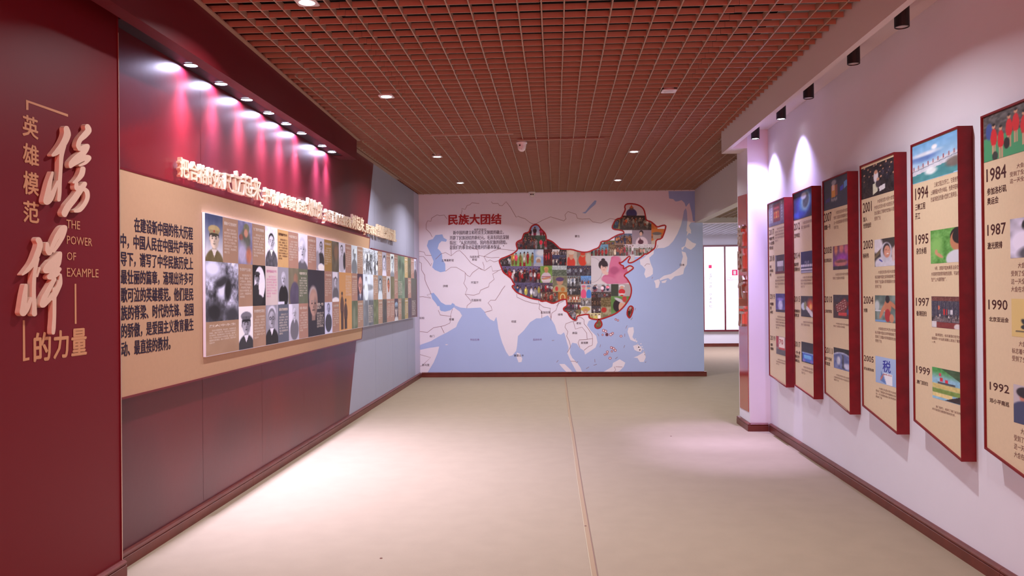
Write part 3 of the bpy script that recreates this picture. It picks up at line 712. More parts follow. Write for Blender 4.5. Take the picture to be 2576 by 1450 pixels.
textcell(5, 0, TAN, 'brown_ink', head='保护集体财产的少年'); cell(5, 6, 1, 2, Pic(28, 44, (146, 138, 152), 13).bust((186, 180, 182), (36, 34, 42), (200, 198, 200), cx=.52, cy=.30, r=.2, asp=.75, smile=True, bald=True).rect(0, .92, .6, 1, (200, 196, 204)).gray())
textcell(5, 2, SL, head='著名科学家和教育家')
textcell(6, 0, BR2, head='中国导弹之父'); p = Pic(26, 40, OL, 14).ell(.7, .3, .2, .16, (150, 112, 92), .3).ell(.62, .8, .5, .42, (82, 74, 100), .15).noise(8, 6); cell(6, 7, 1, 2, p)
cell(6, 7, 2, 3, Pic(26, 40, (176, 172, 176), 15).ell(.1, .3, .3, .4, (208, 204, 208), .4).bust((196, 190, 192), (112, 110, 120), (170, 168, 172), cx=.55, cy=.24, r=.19, asp=.75, shirt=(190, 188, 194)).gray())
cell(7, 8, 0, 1, Pic(26, 40, (206, 200, 214), 16).bust((206, 200, 206), (100, 98, 110), (190, 186, 190), cx=.42, cy=.42, r=.36, asp=.75, bald=True).gray()); textcell(7, 1, (98, 106, 84), head='中国现代数学之父', noise=10); textcell(7, 2, BR2)
textcell(8, 0, BR2, head='人民的好公仆')
p = Pic(54, 90, (38, 34, 48), 17).ell(.3, .4, .24, .16, (176, 162, 166), .3).bust((188, 150, 138), (34, 30, 42), (180, 168, 170), cx=.32, cy=.5, r=.24, asp=.72, smile=True, bald=True); cell(8, 10, 1, 3, p, 'portrait of a smiling white-haired elder on black')
put_text('caption_heading', '中国第一代的\n石油工人', LEFT, cx[9], cx[10] - .05, 1.34, 1.40, DC + .001, M['white_ink'], cg, bold=.02, res=1)
put_text('caption_text', '\n'.join([CAP[i % 4][:9] for i in range(6)]), LEFT, cx[9], cx[10] - .04, 1.16, 1.31, DC + .001, M['white_ink'], cg, res=1)
cell(9, 10, 0, 1, Pic(24, 38, (196, 190, 194), 18).bust((176, 170, 172), (62, 58, 70), hr, cx=.6, cy=.26, r=.18, asp=.75).ell(.15, .7, .25, .3, (150, 146, 152), .2).ell(.6, .9, .4, .12, (226, 220, 226), .2).gray())
textcell(10, 0, MU, head='铁人精神永放光芒'); textcell(10, 1, BR2, head='一代水利专家'); cell(10, 11, 2, 3, Pic(24, 38, (206, 200, 210), 19).bust((176, 170, 176), (64, 66, 98), (110, 108, 116), cx=.5, cy=.2, r=.2, asp=.7).gray((.92, .94, 1.15)))
cell(11, 12, 0, 1, Pic(22, 36, (98, 92, 74), 20).noise(30, 5).ell(.6, .35, .3, .25, (140, 108, 84), .8)); cell(11, 12, 1, 2, Pic(22, 36, (150, 148, 152), 21).rect(.1, .02, .8, .2, (210, 208, 212)).bust((190, 186, 190), (104, 102, 110), hr, cx=.5, cy=.34, r=.2, asp=.7).ell(.5, .95, .5, .1, (220, 216, 220), .3).gray()); textcell(11, 2, BR2, head='工业战线的旗帜')
cell(12, 13, 0, 1, Pic(22, 36, (204, 200, 208), 22).bust((198, 194, 200), (180, 176, 186), hr, cx=.45, cy=.24, r=.2, asp=.7).ell(.85, .6, .2, .3, (50, 46, 58), .2).gray()); textcell(13, 0, BR2)
p = Pic(44, 70, OR, 23); 
for (ax, ty, c) in ((.22, .36, (92, 62, 54)), (.5, .48, (82, 56, 50))):
    p.ell(ax, ty + .03, .06, .045, (170, 118, 88), .2).ell(ax, ty, .065, .03, (60, 44, 40), .2).ell(ax, ty + .22, .14, .17, c, .1).rect(ax - .1, ty + .3, ax + .1, .98, np.array(c) * .8)
cell(12, 14, 1, 3, p, 'sepia photograph of two men on an orange ground')
put_text('caption_text', '\n'.join(['天涯共此时的兄弟'] + [CAP[i % 4][:8] for i in range(6)]), LEFT, cx[13], cx[14] - .03, 1.46, 1.69, DC + .001, M['white_ink'], cg, res=1)
cell(14, 15, 0, 1, Pic(20, 34, (196, 200, 206), 24).bust((150, 152, 158), (120, 126, 136), hr, cx=.5, cy=.3, r=.22, asp=.7).rect(.45, .1, .9, .28, (210, 214, 220)).gray((.94, 1, 1.06))); textcell(14, 1, BR2); cell(14, 15, 2, 3, Pic(18, 30, GR, 25).noise(26, 6).ell(.4, .6, .2, .4, (130, 138, 116), .6))
textcell(15, 0, BR); cell(15, 16, 1, 2, Pic(20, 34, (58, 34, 56), 26).bust((214, 150, 138), (70, 72, 96), (200, 196, 200), cx=.5, cy=.42, r=.34, asp=.75, glasses=True, bald=True, shirt=(190, 190, 210)), 'portrait of a man in dark glasses'); textcell(15, 2, BR)
p = Pic(50, 36, (176, 178, 186), 27).crowd(.15, .9, 9, [(80, 82, 92), (120, 122, 130), (200, 200, 206)], .08, 2).gray((.96, 1, 1.06)); cell(16, 19, 0, 1, p)
p = Pic(36, 70, (190, 194, 202), 28).grad((198, 200, 208), (120, 124, 134), .3, .6).ell(.5, .25, .5, .06, (130, 134, 144), .5).ell(.3, .09, .07, .045, (70, 68, 76), .2).ell(.3, .11, .05, .045, (180, 176, 180), .2).ell(.3, .33, .18, .2, (210, 212, 220), .1).rect(.18, .5, .46, .98, (104, 112, 128)).rect(.55, .5, 1, 1, (88, 100, 118)).noise(10, 8).gray((.95, 1, 1.08)); cell(16, 18, 1, 3, p, 'photograph of a standing man in a pale shirt')
put_text('caption_text', '\n'.join([CAP[i % 4][:9] for i in range(8)]), LEFT, cx[17], cx[18] - .04, 1.12, 1.34, DC + .001, M['white_ink'], cg, res=1)
textcell(18, 1, BR); cell(18, 19, 2, 3, Pic(18, 28, (98, 108, 72), 29).noise(28, 5)); textcell(19, 0, BR)
cell(19, 20, 1, 2, Pic(18, 28, (120, 122, 140), 30).bust((190, 188, 196), (196, 194, 202), hr, cy=.36, r=.26, asp=.75).gray((.94, 1, 1.06))); textcell(19, 2, BR)
cell(20, 21, 0, 1, Pic(18, 28, (150, 156, 164), 31).bust((206, 204, 210), (200, 200, 208), hr, cy=.42, r=.3, asp=.8).gray()); textcell(20, 1, BR); cell(20, 21, 2, 3, Pic(16, 26, (70, 70, 66), 32).noise(22, 5))
textcell(21, 0, BR2); cell(21, 22, 1, 2, Pic(18, 28, (212, 206, 212), 33).bust((208, 120, 84), (210, 206, 214), (60, 70, 54), cy=.36, r=.3, asp=.75)); textcell(21, 2, BR2)
cell(22, 23, 0, 1, Pic(18, 28, (214, 214, 226), 34).bust((214, 214, 224), (130, 136, 160), hr, cy=.42, r=.34, asp=.8).gray((.95, 1, 1.08))); cell(22, 23, 1, 2, Pic(14, 22, (116, 114, 80), 35).noise(20, 4)); textcell(22, 2, BR2)
textcell(23, 0, BR2); textcell(23, 1, BR2); cell(23, 24, 2, 3, Pic(18, 30, (62, 44, 62), 36).bust((214, 200, 200), (206, 208, 214), hr, cy=.5, r=.32, asp=.75, cap=(150, 180, 206)))
p = Pic(30, 50, (104, 128, 104), 37).noise(22, 6).ell(.3, .2, .2, .12, (70, 90, 72), .5).ell(.75, .25, .18, .1, (76, 96, 76), .5); cell(24, 26, 0, 2, p)
put_text('caption_text', '\n'.join([CAP[i % 4][:8] for i in range(7)]), LEFT, cx[24] + .03, cx[25] + .06, 1.45, 1.66, DC + .001, M['white_ink'], cg, res=1)
textcell(24, 2, BR); cell(25, 26, 2, 3, Pic(14, 22, (88, 100, 78), 38).noise(20, 5))
textcell(26, 0, (186, 160, 108)); cell(26, 27, 1, 2, Pic(14, 22, (78, 76, 64), 39).noise(18, 5)); textcell(26, 2, (168, 146, 92))
cell(27, 28, 0, 1, Pic(14, 22, (86, 86, 62), 40).noise(22, 5)); textcell(27, 1, BR2); cell(27, 28, 2, 3, Pic(14, 22, (84, 74, 88), 41).noise(14, 5))
textcell(28, 0, BR2); cell(29, 30, 0, 1, Pic(14, 24, (196, 194, 206), 42).bust((170, 166, 176), (90, 88, 100), hr, cy=.3, r=.24, asp=.7).gray())
p = Pic(20, 44, (88, 84, 84), 43).noise(14, 6).grad((86, 92, 80), (104, 80, 84), 0, 1); cell(28, 30, 1, 3, p)
put_text('caption_text', '\n'.join([CAP[i % 4][:9] for i in range(8)]), LEFT, cx[28] + .06, cx[29] + .12, 1.12, 1.36, DC + .001, M['white_ink'], cg, res=1)

# raised slogan letters
sg = thing('slogan_lettering', 'raised pale gold slogan letters in a row above the beige board', 'wall lettering', (-2.40, 8.4, 2.235))
ZB = 2.235
G_ = [('把合格的标尺', 4.955, 5.775, 2.362), ('立起来', 5.785, 6.37, 2.408), ('，', 6.385, 6.435, 0), ('把做人做事的底线', 6.44, 7.555, 2.362), ('划出来', 7.568, 8.09, 2.408), ('，', 8.105, 8.155, 0),
      ('把党员的先锋形象', 8.17, 9.228, 2.360), ('树起来', 9.24, 9.84, 2.408), ('，', 9.855, 9.905, 0), ('用行动体现', 9.91, 10.53, 2.352), ('信仰信念的力量。', 10.545, 11.98, 2.40)]
for s, a0, a1, zt in G_:
    w = (a1 - a0) / len(s)
    for i, ch in enumerate(s):
        b0, b1 = ZB, zt; x0, x1 = a0 + i * w + w * .02, a0 + (i + 1) * w - w * .02
        if ch == '，': b0, b1, x0, x1 = 2.20, 2.262, a0 + .008, a1 - .008
        if ch == '。': b0, b1, x0, x1 = 2.235, 2.275, x0, x0 + .05
        put_text('character', ch, LEFT, x0, x1, b0, b1, .052, M['letter'], sg, bold=.03, depth=.026)

# ================================================================== LEFT FRONT WALL: TITLE
LF = Plane((-2.33, 0, 0), (0, 1, 0), (1, 0, 0))
def FP(px, py, X=-2.329): p = onX(px, py, X); return float(p[1]), float(p[2])
tt = thing('title_lettering', 'tan printed title words and brackets on the dark red front wall', 'wall lettering', (-2.33, 3.5, .95))
def fbox(s, x0, y0, x1, y1, bold, name='printed_text'):
    a0, bt = FP(x0, y0); a1, b0 = FP(x1, y1); put_text(name, s, LF, a0, a1, b0, bt, .0022, M['tan_ink'], tt, bold=bold)
fbox('英', 55.5, 285, 96.4, 352.8, .025); fbox('雄', 56.2, 357, 97.6, 421, .025); fbox('模', 57.3, 428, 97.8, 495, .025); fbox('范', 57.8, 503, 98.3, 564, .025)
S5 = lambda x, y: (30 + x / 3.921, 550 + y / 3.921)
S4 = lambda x, y: (30 + x / 4.396, 230 + y / 4.396)
for s, q in (('THE', (535, 10, 670, 110)), ('POWER', (540, 168, 790, 275)), ('OF', (540, 330, 630, 415)), ('EXAMPLE', (540, 487, 852, 582))):
    fbox(s, *S5(q[0], q[1]), *S5(q[2], q[3]), -.012 if 0 else 0.0)
fbox('的', *S5(210, 1128), *S5(385, 1398), .03); fbox('力', *S5(405, 1108), *S5(560, 1372), .03); fbox('量', *S5(582, 1090), *S5(738, 1342), .03)
def fpoly(pts, f): flat(MB(), LF, [FP(*f(*p)) for p in pts], .0012).obj('printed_line', M['tan_ink'], tt)
fpoly([(155, 92), (620, 254), (620, 282), (182, 125), (182, 205), (157, 205)], S4)
fpoly([(107, 1005), (127, 1005), (132, 1378), (172, 1370), (172, 1397), (108, 1410)], S5)
fpoly([(618, 645), (634, 645), (637, 1040), (620, 1040)], S5)
DF = .022
def callig(name, label, groups, f, step=3.2):
    t = thing(name, label, 'wall lettering', (-2.33, 3.4, 1.6))
    for strokes in groups:
        P = []; R = []
        segs = []
        for st in strokes:
            pts = [np.array(p[:2], float) for p in st]; rr = [p[2] for p in st]; Q = []
            for i in range(len(pts) - 1):
                p0 = pts[max(i - 1, 0)]; p1 = pts[i]; p2 = pts[i + 1]; p3 = pts[min(i + 2, len(pts) - 1)]
                for k in range(5):
                    u = k / 5; q = .5 * ((2 * p1) + (-p0 + p2) * u + (2 * p0 - 5 * p1 + 4 * p2 - p3) * u * u + (-p0 + 3 * p1 - 3 * p2 + p3) * u ** 3)
                    Q.append((q[0], q[1], rr[i] * (1 - u) + rr[i + 1] * u))
            Q.append((pts[-1][0], pts[-1][1], rr[-1])); segs += list(zip(Q, Q[1:]))
        xs = [p[0] for sg_ in segs for p in sg_]; ys = [p[1] for sg_ in segs for p in sg_]
        gx = np.arange(min(xs) - 48, max(xs) + 48, step); gy = np.arange(min(ys) - 48, max(ys) + 48, step); GX, GY = np.meshgrid(gx, gy); D = np.full(GX.shape, -1e3)
        for (x0, y0, r0_), (x1, y1, r1_) in segs:
            dx, dy = x1 - x0, y1 - y0; L2 = dx * dx + dy * dy + 1e-9; u = np.clip(((GX - x0) * dx + (GY - y0) * dy) / L2, 0, 1)
            D = np.maximum(D, r0_ * (1 - u) + r1_ * u - np.hypot(GX - x0 - u * dx, GY - y0 - u * dy))
        vid = {}; vl = []
        def vert(key, x, y):
            if key not in vid: vid[key] = len(vl); vl.append(FP(*f(x, y), X=-2.33 + DF))
            return vid[key]
        faces = []; walls = []
        ny, nx = D.shape
        for j in range(ny - 1):
            row = D[j:j + 2]
            act = np.nonzero((row[:, :-1].max(0) > 0) | (row[:, 1:].max(0) > 0))[0]
            for i in act:
                cs = [(i, j), (i + 1, j), (i + 1, j + 1), (i, j + 1)]; poly = []
                for k in range(4):
                    a_, b_ = cs[k], cs[(k + 1) % 4]; da, db = D[a_[1], a_[0]], D[b_[1], b_[0]]
                    if da > 0: poly.append((vert(a_, gx[a_[0]], gy[a_[1]]), 0))
                    if (da > 0) != (db > 0):
                        u = da / (da - db); key = (min(a_, b_), max(a_, b_))
                        poly.append((vert(key, gx[a_[0]] + (gx[b_[0]] - gx[a_[0]]) * u, gy[a_[1]] + (gy[b_[1]] - gy[a_[1]]) * u), 1))
                if len(poly) >= 3:
                    faces.append(tuple(p[0] for p in poly)[::-1])
                    for k in range(len(poly)):
                        p, q = poly[k], poly[(k + 1) % len(poly)]
                        if p[1] and q[1] and not (cs is None) and len({p[0], q[0]}) == 2: walls.append((p[0], q[0]))
        n = len(vl); vs = [LF.P(a_, b_, DF) for a_, b_ in vl] + [LF.P(a_, b_, .0005) for a_, b_ in vl]
        faces += [(p, q, n + q, n + p) for p, q in walls]
        obj('brush_stroke', vs, faces, M['callig'], t)
    return t
k = 1.0
callig('calligraphy_character', 'upper raised brush-written character with tan face on the red front wall', [[
    [(603, 412, 30), (612, 480, 40), (575, 570, 38), (510, 660, 34), (455, 705, 18)],
    [(572, 600, 30), (548, 720, 24), (540, 860, 20), (530, 1000, 22), (527, 1120, 22), (520, 1200, 20)],
    [(450, 900, 14), (420, 1010, 24), (400, 1120, 32), (385, 1215, 38), (425, 1185, 34), (470, 1090, 24), (505, 1000, 14)]], [
    [(835, 390, 28), (845, 435, 36), (800, 490, 34), (752, 540, 26), (735, 600, 26), (752, 636, 18)],
    [(745, 640, 18), (800, 625, 34), (835, 610, 26), (800, 670, 32), (725, 730, 34), (665, 795, 36), (650, 835, 16)],
    [(665, 815, 24), (740, 770, 26), (810, 735, 32), (855, 738, 24), (815, 790, 18), (750, 822, 10)],
    [(785, 860, 30), (770, 920, 32), (725, 980, 24), (680, 1010, 10)],
    [(715, 1010, 18), (718, 1070, 26), (770, 1065, 26), (805, 1025, 26), (745, 1110, 34), (690, 1190, 36), (625, 1270, 38), (585, 1345, 36), (590, 1372, 18)],
    [(790, 1075, 20), (830, 1110, 26), (835, 1180, 24), (800, 1255, 24), (750, 1310, 26), (700, 1325, 16)]]], S4)
callig('calligraphy_character', 'lower raised brush-written character with tan face on the red front wall', [[
    [(262, 212, 28), (278, 260, 28), (252, 350, 30), (210, 440, 26), (155, 510, 20), (105, 555, 8)],
    [(250, 400, 22), (228, 520, 18), (218, 640, 20), (217, 760, 20), (222, 860, 22), (222, 940, 26)],
    [(140, 660, 16), (128, 760, 26), (115, 880, 32), (112, 930, 34), (155, 880, 24), (188, 790, 14)],
    [(348, 248, 16), (355, 315, 26), (375, 342, 20), (402, 270, 20), (445, 180, 26), (495, 105, 28), (525, 95, 22), (500, 180, 22), (455, 260, 20), (415, 325, 12)],
    [(475, 345, 20), (440, 400, 36), (385, 450, 38), (335, 500, 26), (345, 520, 22), (415, 490, 32), (455, 440, 30), (482, 355, 14)],
    [(470, 500, 20), (425, 535, 34), (365, 580, 18), (405, 585, 14), (465, 545, 12)],
    [(482, 555, 10), (478, 640, 20), (445, 720, 22), (408, 790, 22)],
    [(420, 600, 20), (370, 690, 24), (318, 790, 28), (305, 850, 30), (345, 825, 22), (400, 760, 22), (445, 690, 20), (470, 620, 16)],
    [(420, 700, 20), (420, 850, 18), (418, 980, 18), (412, 1080, 20), (408, 1130, 16)],
    [(275, 490, 10), (250, 570, 10)]]], S5)
# ================================================================== RIGHT WALL: TIMELINE PANELS
XR = 2.155
RP = Plane((XR, 0, 0), (0, -1, 0), (-1, 0, 0))
def RQ(px, py): p = onX(px, py, XR); return float(-p[1]), float(p[2])
def sky(nx, ny, a, b, seed=0): return Pic(nx, ny, a, seed).grad(a, b)
P_ = {}
P_['2017a'] = Pic(30, 24, (86, 78, 92), 51).rect(0, 0, .3, .9, (150, 146, 158)).rect(.72, 0, 1, .9, (128, 120, 132)).rect(.3, .1, .72, .85, (128, 40, 38)).rect(.36, .22, .66, .32, (190, 70, 70)).rect(.34, .42, .66, .7, (226, 178, 70)).ell(.42, .56, .06, .13, (196, 70, 40), .3).ell(.58, .56, .06, .13, (196, 70, 40), .3).rect(0, .85, 1, 1, (110, 104, 128)).noise(14, 14)
for k in range(6):
    P_['2017a'].rect(.16, .08 + .12 * k, .2, .14 + .12 * k, (225, 222, 230)); P_['2017a'].rect(.8, .08 + .12 * k, .84, .14 + .12 * k, (225, 222, 230))
P_['2018'] = Pic(24, 26, (58, 46, 54), 52).rect(.0, 0, .1, 1, (130, 124, 140)).rect(.9, 0, 1, 1, (130, 124, 140)).rect(.2, .32, .8, .62, (206, 202, 216)).rect(.22, .62, .78, .86, (120, 110, 126)).rect(0, .88, 1, 1, (110, 50, 52)).noise(12, 10)
P_['2019a'] = Pic(24, 26, (62, 56, 130), 53).grad((56, 50, 128), (90, 84, 150)).ell(.48, .62, .22, .3, (206, 206, 250), .6).ell(.48, .3, .3, .08, (140, 130, 220), .8).rect(0, .86, 1, 1, (48, 44, 52)).noise(20, 8)
P_['2019b'] = Pic(24, 26, (140, 112, 112), 54).rect(0, 0, .3, .6, (150, 60, 72)).rect(.28, .02, .86, .66, (232, 214, 204)).rect(.28, .6, .86, .7, (190, 60, 60)).rect(0, .7, 1, 1, (92, 90, 92)).ell(.1, .2, .12, .2, (170, 50, 60), .4).noise(8, 8)
P_['2012'] = Pic(34, 30, (40, 42, 62), 55).ell(.55, .45, .42, .56, (60, 74, 170), .7, 20).ell(.62, .42, .3, .42, (88, 150, 210), .4, 15).ell(.65, .4, .22, .34, (150, 196, 216), .3, 12).ell(.66, .38, .15, .26, (96, 110, 120), .3, 10).ell(.55, .2, .14, .12, (220, 232, 246), .5).ell(.3, .85, .3, .12, (66, 90, 200), .9).noise(14, 12)
P_['2014'] = Pic(30, 26, (34, 32, 84), 56).grad((36, 36, 90), (30, 30, 76)).rect(0, .78, 1, .86, (206, 206, 222)).rect(0, .9, 1, 1, (170, 170, 190)).noise(6, 10)
for k in range(7): P_['2014'].ell(.08 + .14 * k, .66, .06, .07, (226, 226, 240), .5).ell(.08 + .14 * k, .5 + .03 * (k % 2), .012, .07, (200, 200, 230), .5)
P_['2015'] = Pic(30, 26, (52, 50, 62), 57).ell(.75, .45, .25, .3, (206, 80, 50), .9).ell(.78, .5, .1, .14, (246, 180, 100), .8).poly([(.35, .55), (.5, .48), (1, .82), (1, .98), (.85, 1)], (222, 216, 226)).ell(.22, .5, .2, .18, (196, 210, 222), .3).ell(.35, .46, .1, .2, (140, 140, 100), .3).noise(10, 10)
P_['2017b'] = Pic(30, 30, (38, 38, 50), 58).rect(.08, .52, .95, .95, (60, 100, 190)).rect(.2, .62, .8, .8, (110, 180, 236)).ell(.2, .9, .1, .08, (130, 110, 190), .5).ell(.8, .9, .1, .08, (130, 110, 190), .5).rect(.05, .5, 1, .55, (150, 180, 230)).noise(8, 12)
P_['2007'] = Pic(40, 36, (52, 58, 74), 59).rect(.34, .24, .5, .62, (206, 146, 62)).rect(.36, .2, .46, .4, (226, 190, 180)).rect(.5, .24, .58, .6, (150, 84, 66)).ell(.44, .14, .1, .08, (150, 150, 160), .4).poly([(.7, .36), (.82, .3), (.82, .46), (.7, .5)], (66, 72, 190)).poly([(.83, .24), (.96, .2), (.96, .4), (.83, .46)], (90, 140, 200)).poly([(.1, .64), (.26, .6), (.26, .72), (.1, .76)], (56, 56, 120)).noise(5, 10)
for k in range(5): P_['2007'].ell(.36 + .05 * k, .7 + .02 * (k % 2), .012, .08, (210, 210, 214), .5)
P_['2008'] = Pic(32, 30, (110, 50, 110), 60).grad((120, 70, 90), (110, 46, 130), 0, .6).ell(.2, .15, .1, .2, (206, 130, 90), .8).ell(.55, .12, .12, .2, (206, 120, 110), .8).ell(.85, .2, .12, .2, (190, 90, 130), .8).ell(.6, .5, .3, .16, (160, 60, 170), .8).ell(.5, .72, .42, .15, (190, 112, 112), .3).ell(.5, .66, .34, .06, (120, 70, 70), .4).rect(0, .86, 1, 1, (50, 40, 54)).noise(14, 14)
P_['2010'] = Pic(32, 30, (66, 42, 44), 61).rect(0, 0, 1, .3, (52, 42, 56)).poly([(.12, .5), (.7, .12), (.98, .36), (.72, .7), (.2, .72)], (120, 34, 34)).rect(.32, .74, .82, .88, (206, 60, 60)).rect(.85, .6, 1, .82, (60, 60, 120)).noise(12, 12)
for k in range(4):
    for j in range(5): P_['2010'].rect(.2 + .12 * j + .02 * k, .36 + .09 * k - .05 * j + .06, .27 + .12 * j + .02 * k, .39 + .09 * k - .05 * j + .06, (232, 206, 196))
P_['2011'] = Pic(32, 30, (30, 28, 36), 62).ell(.5, 1.0, .95, .82, (190, 196, 222), .04).ell(.5, 1.02, .92, .78, (96, 110, 160), .1).ell(.3, .6, .12, .2, (190, 196, 214), .6).ell(.8, .8, .2, .14, (186, 190, 216), .6).poly([(.5, .3), (.62, .28), (.66, .95), (.52, .95)], (74, 76, 96)).noise(26, 9)
P_['2001'] = Pic(56, 50, (42, 34, 36), 63).crowd(.08, .55, 7, [(34, 34, 44), (44, 40, 52), (30, 30, 38), (52, 46, 50)], .07, 3).ell(.46, .4, .07, .2, (222, 220, 226), .2).ell(.46, .26, .05, .06, (196, 150, 124), .3).poly([(.36, .62), (.55, .55), (.5, .88), (.36, .95)], (216, 220, 196)).ell(.52, .64, .07, .12, (60, 52, 62), .2).ell(.52, .5, .04, .05, (206, 160, 130), .3).poly([(.55, .75), (.72, .7), (.72, .85), (.56, .9)], (226, 226, 232)).noise(6, 16)
P_['2003'] = Pic(44, 46, (60, 54, 50), 64).ell(.1, .2, .3, .3, (216, 212, 222), .3, 40).ell(.2, .5, .3, .06, (110, 96, 70), .3, -40).ell(.5, .9, .5, .28, (208, 208, 222), .2).ell(.56, .5, .27, .36, (196, 198, 214), .15).ell(.58, .42, .17, .24, (46, 38, 40), .2).ell(.6, .48, .15, .22, (206, 146, 122), .2).ell(.63, .56, .06, .02, (240, 230, 226), .4).ell(.55, .42, .02, .012, (40, 30, 30), .4).ell(.66, .43, .02, .012, (40, 30, 30), .4).ell(.88, .6, .06, .26, (206, 182, 176), .3).ell(.94, .55, .04, .26, (214, 192, 186), .3).ell(.3, .78, .1, .03, (60, 74, 170), .3, 30).noise(10, 12)
P_['2004'] = Pic(44, 46, (110, 130, 126), 65).noise(40, 7).ell(.1, .4, .12, .2, (190, 200, 204), .5).rect(0, .56, .6, .6, (210, 220, 230)).ell(.6, .42, .17, .26, (190, 122, 88), .15).ell(.35, .6, .07, .3, (196, 130, 96), .2, 25).ell(.84, .35, .07, .22, (190, 124, 90), .2, -50).ell(.6, .14, .1, .14, (34, 28, 30), .2).ell(.6, .74, .13, .24, (170, 40, 46), .15).ell(.78, .84, .1, .16, (196, 136, 104), .2).rect(0, .92, .5, 1, (120, 160, 210))
P_['2005'] = Pic(44, 46, (160, 186, 226), 66).grad((166, 190, 230), (150, 178, 222)).poly([(.38, .58), (.78, .58), (.78, .98), (.52, .98)], (232, 236, 246)).poly([(.26, .52), (.36, .68), (.5, .98), (.24, .9)], (92, 130, 190)).ell(.3, .76, .03, .14, (196, 110, 90), .5, 30)
P_['1994'] = Pic(70, 56, (110, 170, 220), 67).grad((112, 172, 222), (170, 206, 236), 0, .6).ell(.25, .38, .3, .1, (96, 130, 190), .8).ell(.5, .2, .06, .06, (236, 240, 246), .6).ell(.3, .3, .3, .05, (220, 230, 244), 1).poly([(0, .62), (1, .46), (1, .64), (0, .8)], (206, 210, 222)).poly([(0, .68), (1, .53), (1, .55), (0, .7)], (120, 130, 150)).poly([(0, .8), (1, .64), (1, .98), (0, 1.0)], (76, 146, 152)).ell(.42, .78, .13, .09, (226, 236, 240), .6).ell(.92, .72, .18, .12, (120, 110, 104), .5).noise(12, 14)
for k in range(9): P_['1994'].rect(.02 + .11 * k, .56 - .017 * k, .045 + .11 * k, .66 - .017 * k, (150, 90, 100))
P_['1995'] = Pic(60, 56, (96, 160, 76), 68).noise(24, 8).noise(18, 26).ell(.2, .5, .2, .3, (130, 190, 100), .9).ell(.98, .25, .3, .26, (34, 28, 28), .1).ell(.9, .38, .22, .28, (186, 126, 92), .12).ell(1.0, .26, .24, .22, (30, 26, 26), .1).ell(.74, .42, .03, .03, (186, 120, 90), .3).ell(.9, .9, .36, .26, (206, 210, 220), .15).ell(.3, .76, .16, .05, (196, 146, 112), .3, 30).ell(.2, .66, .05, .08, (200, 150, 116), .3)
P_['1997'] = Pic(60, 52, (72, 70, 84), 69).rect(0, 0, 1, .14, (110, 62, 56)).rect(0, .68, 1, .8, (120, 104, 110)).crowd(.6, .7, 14, [(60, 56, 64), (150, 140, 140)], .03, 1).rect(0, .82, 1, 1, (128, 50, 48)).rect(0, .8, .18, 1, (206, 206, 210)).rect(.42, .4, .55, .58, (196, 40, 40)).rect(.6, .42, .74, .56, (206, 206, 216)).ell(.26, .36, .04, .07, (206, 110, 80), .3).ell(.9, .94, .12, .1, (210, 200, 200), .3).noise(8, 18)
for k in range(7): P_['1997'].rect(.06 + .14 * k, .16, .1 + .14 * k, .64, (52, 52, 74))
P_['1999'] = Pic(60, 56, (130, 180, 200), 70).grad((70, 150, 70), (140, 190, 216), .1, .35).rect(0, 0, 1, .12, (66, 150, 74)).poly([(.3, 0), (1, 0), (1, .34)], (60, 90, 60)).rect(0, .5, 1, .66, (206, 190, 120)).rect(0, .66, 1, .8, (120, 150, 70)).rect(0, .8, .7, .92, (226, 206, 140)).poly([(.4, 1), (1, .75), (1, 1)], (48, 38, 40)).rect(.28, .3, .38, .42, (206, 36, 60)).rect(.46, .34, .56, .46, (206, 36, 60)).rect(.24, .16, .32, .26, (206, 60, 90)).rect(.2, .44, .8, .5, (70, 76, 84)).noise(14, 18)
P_['1984'] = Pic(70, 60, (86, 84, 84), 71).noise(30, 26).rect(0, .5, 1, 1, (70, 156, 108)).ell(.1, .36, .06, .18, (60, 84, 150), .3)
for k, (px_, top) in enumerate(((.18, .26), (.3, .34), (.44, .16), (.55, .1), (.68, .2), (.8, .14), (.92, .22))):
    P_['1984'].ell(px_, top + .26, .055, .2, (206, 36, 44), .15).ell(px_, top + .02, .028, .045, (206, 156, 126), .3).ell(px_, top - .02, .026, .03, (34, 26, 26), .3).rect(px_ - .03, top + .42, px_ - .005, top + .66, (206, 160, 132)).rect(px_ + .008, top + .42, px_ + .032, top + .66, (200, 152, 126))
P_['1984'].ell(.4, .72, .05, .12, (40, 34, 36), .2).ell(.2, .92, .05, .1, (52, 60, 56), .2)
P_['1987'] = Pic(44, 50, (170, 168, 174), 72).noise(40, 7).ell(.4, .2, .1, .14, (60, 58, 64), .3).ell(.7, .3, .12, .16, (66, 62, 70), .3).ell(.3, .6, .3, .3, (208, 204, 212), .5).ell(.6, .9, .4, .2, (96, 94, 100), .4).gray()
P_['1990'] = Pic(44, 46, (214, 190, 124), 73).ell(.5, .22, .09, .075, (206, 52, 44), .2).ell(.42, .66, .2, .08, (44, 48, 52), .25, 35).ell(.5, .56, .2, .07, (44, 48, 52), .25, -45).ell(.34, .74, .1, .06, (44, 48, 52), .25).ell(.66, .7, .16, .06, (44, 48, 52), .25, 30).rect(.1, .84, .9, .87, (80, 74, 66))
P_['1992'] = Pic(40, 46, (190, 182, 190), 74).ell(.4, .3, .24, .2, (196, 130, 112), .15).ell(.3, .18, .22, .14, (40, 36, 46), .2).ell(.3, .8, .42, .4, (62, 70, 106), .12).ell(.8, .35, .14, .16, (190, 136, 120), .2).ell(.85, .2, .16, .1, (46, 40, 50), .2).ell(.9, .8, .3, .4, (44, 40, 58), .15).ell(.6, .88, .2, .08, (196, 130, 120), .3)
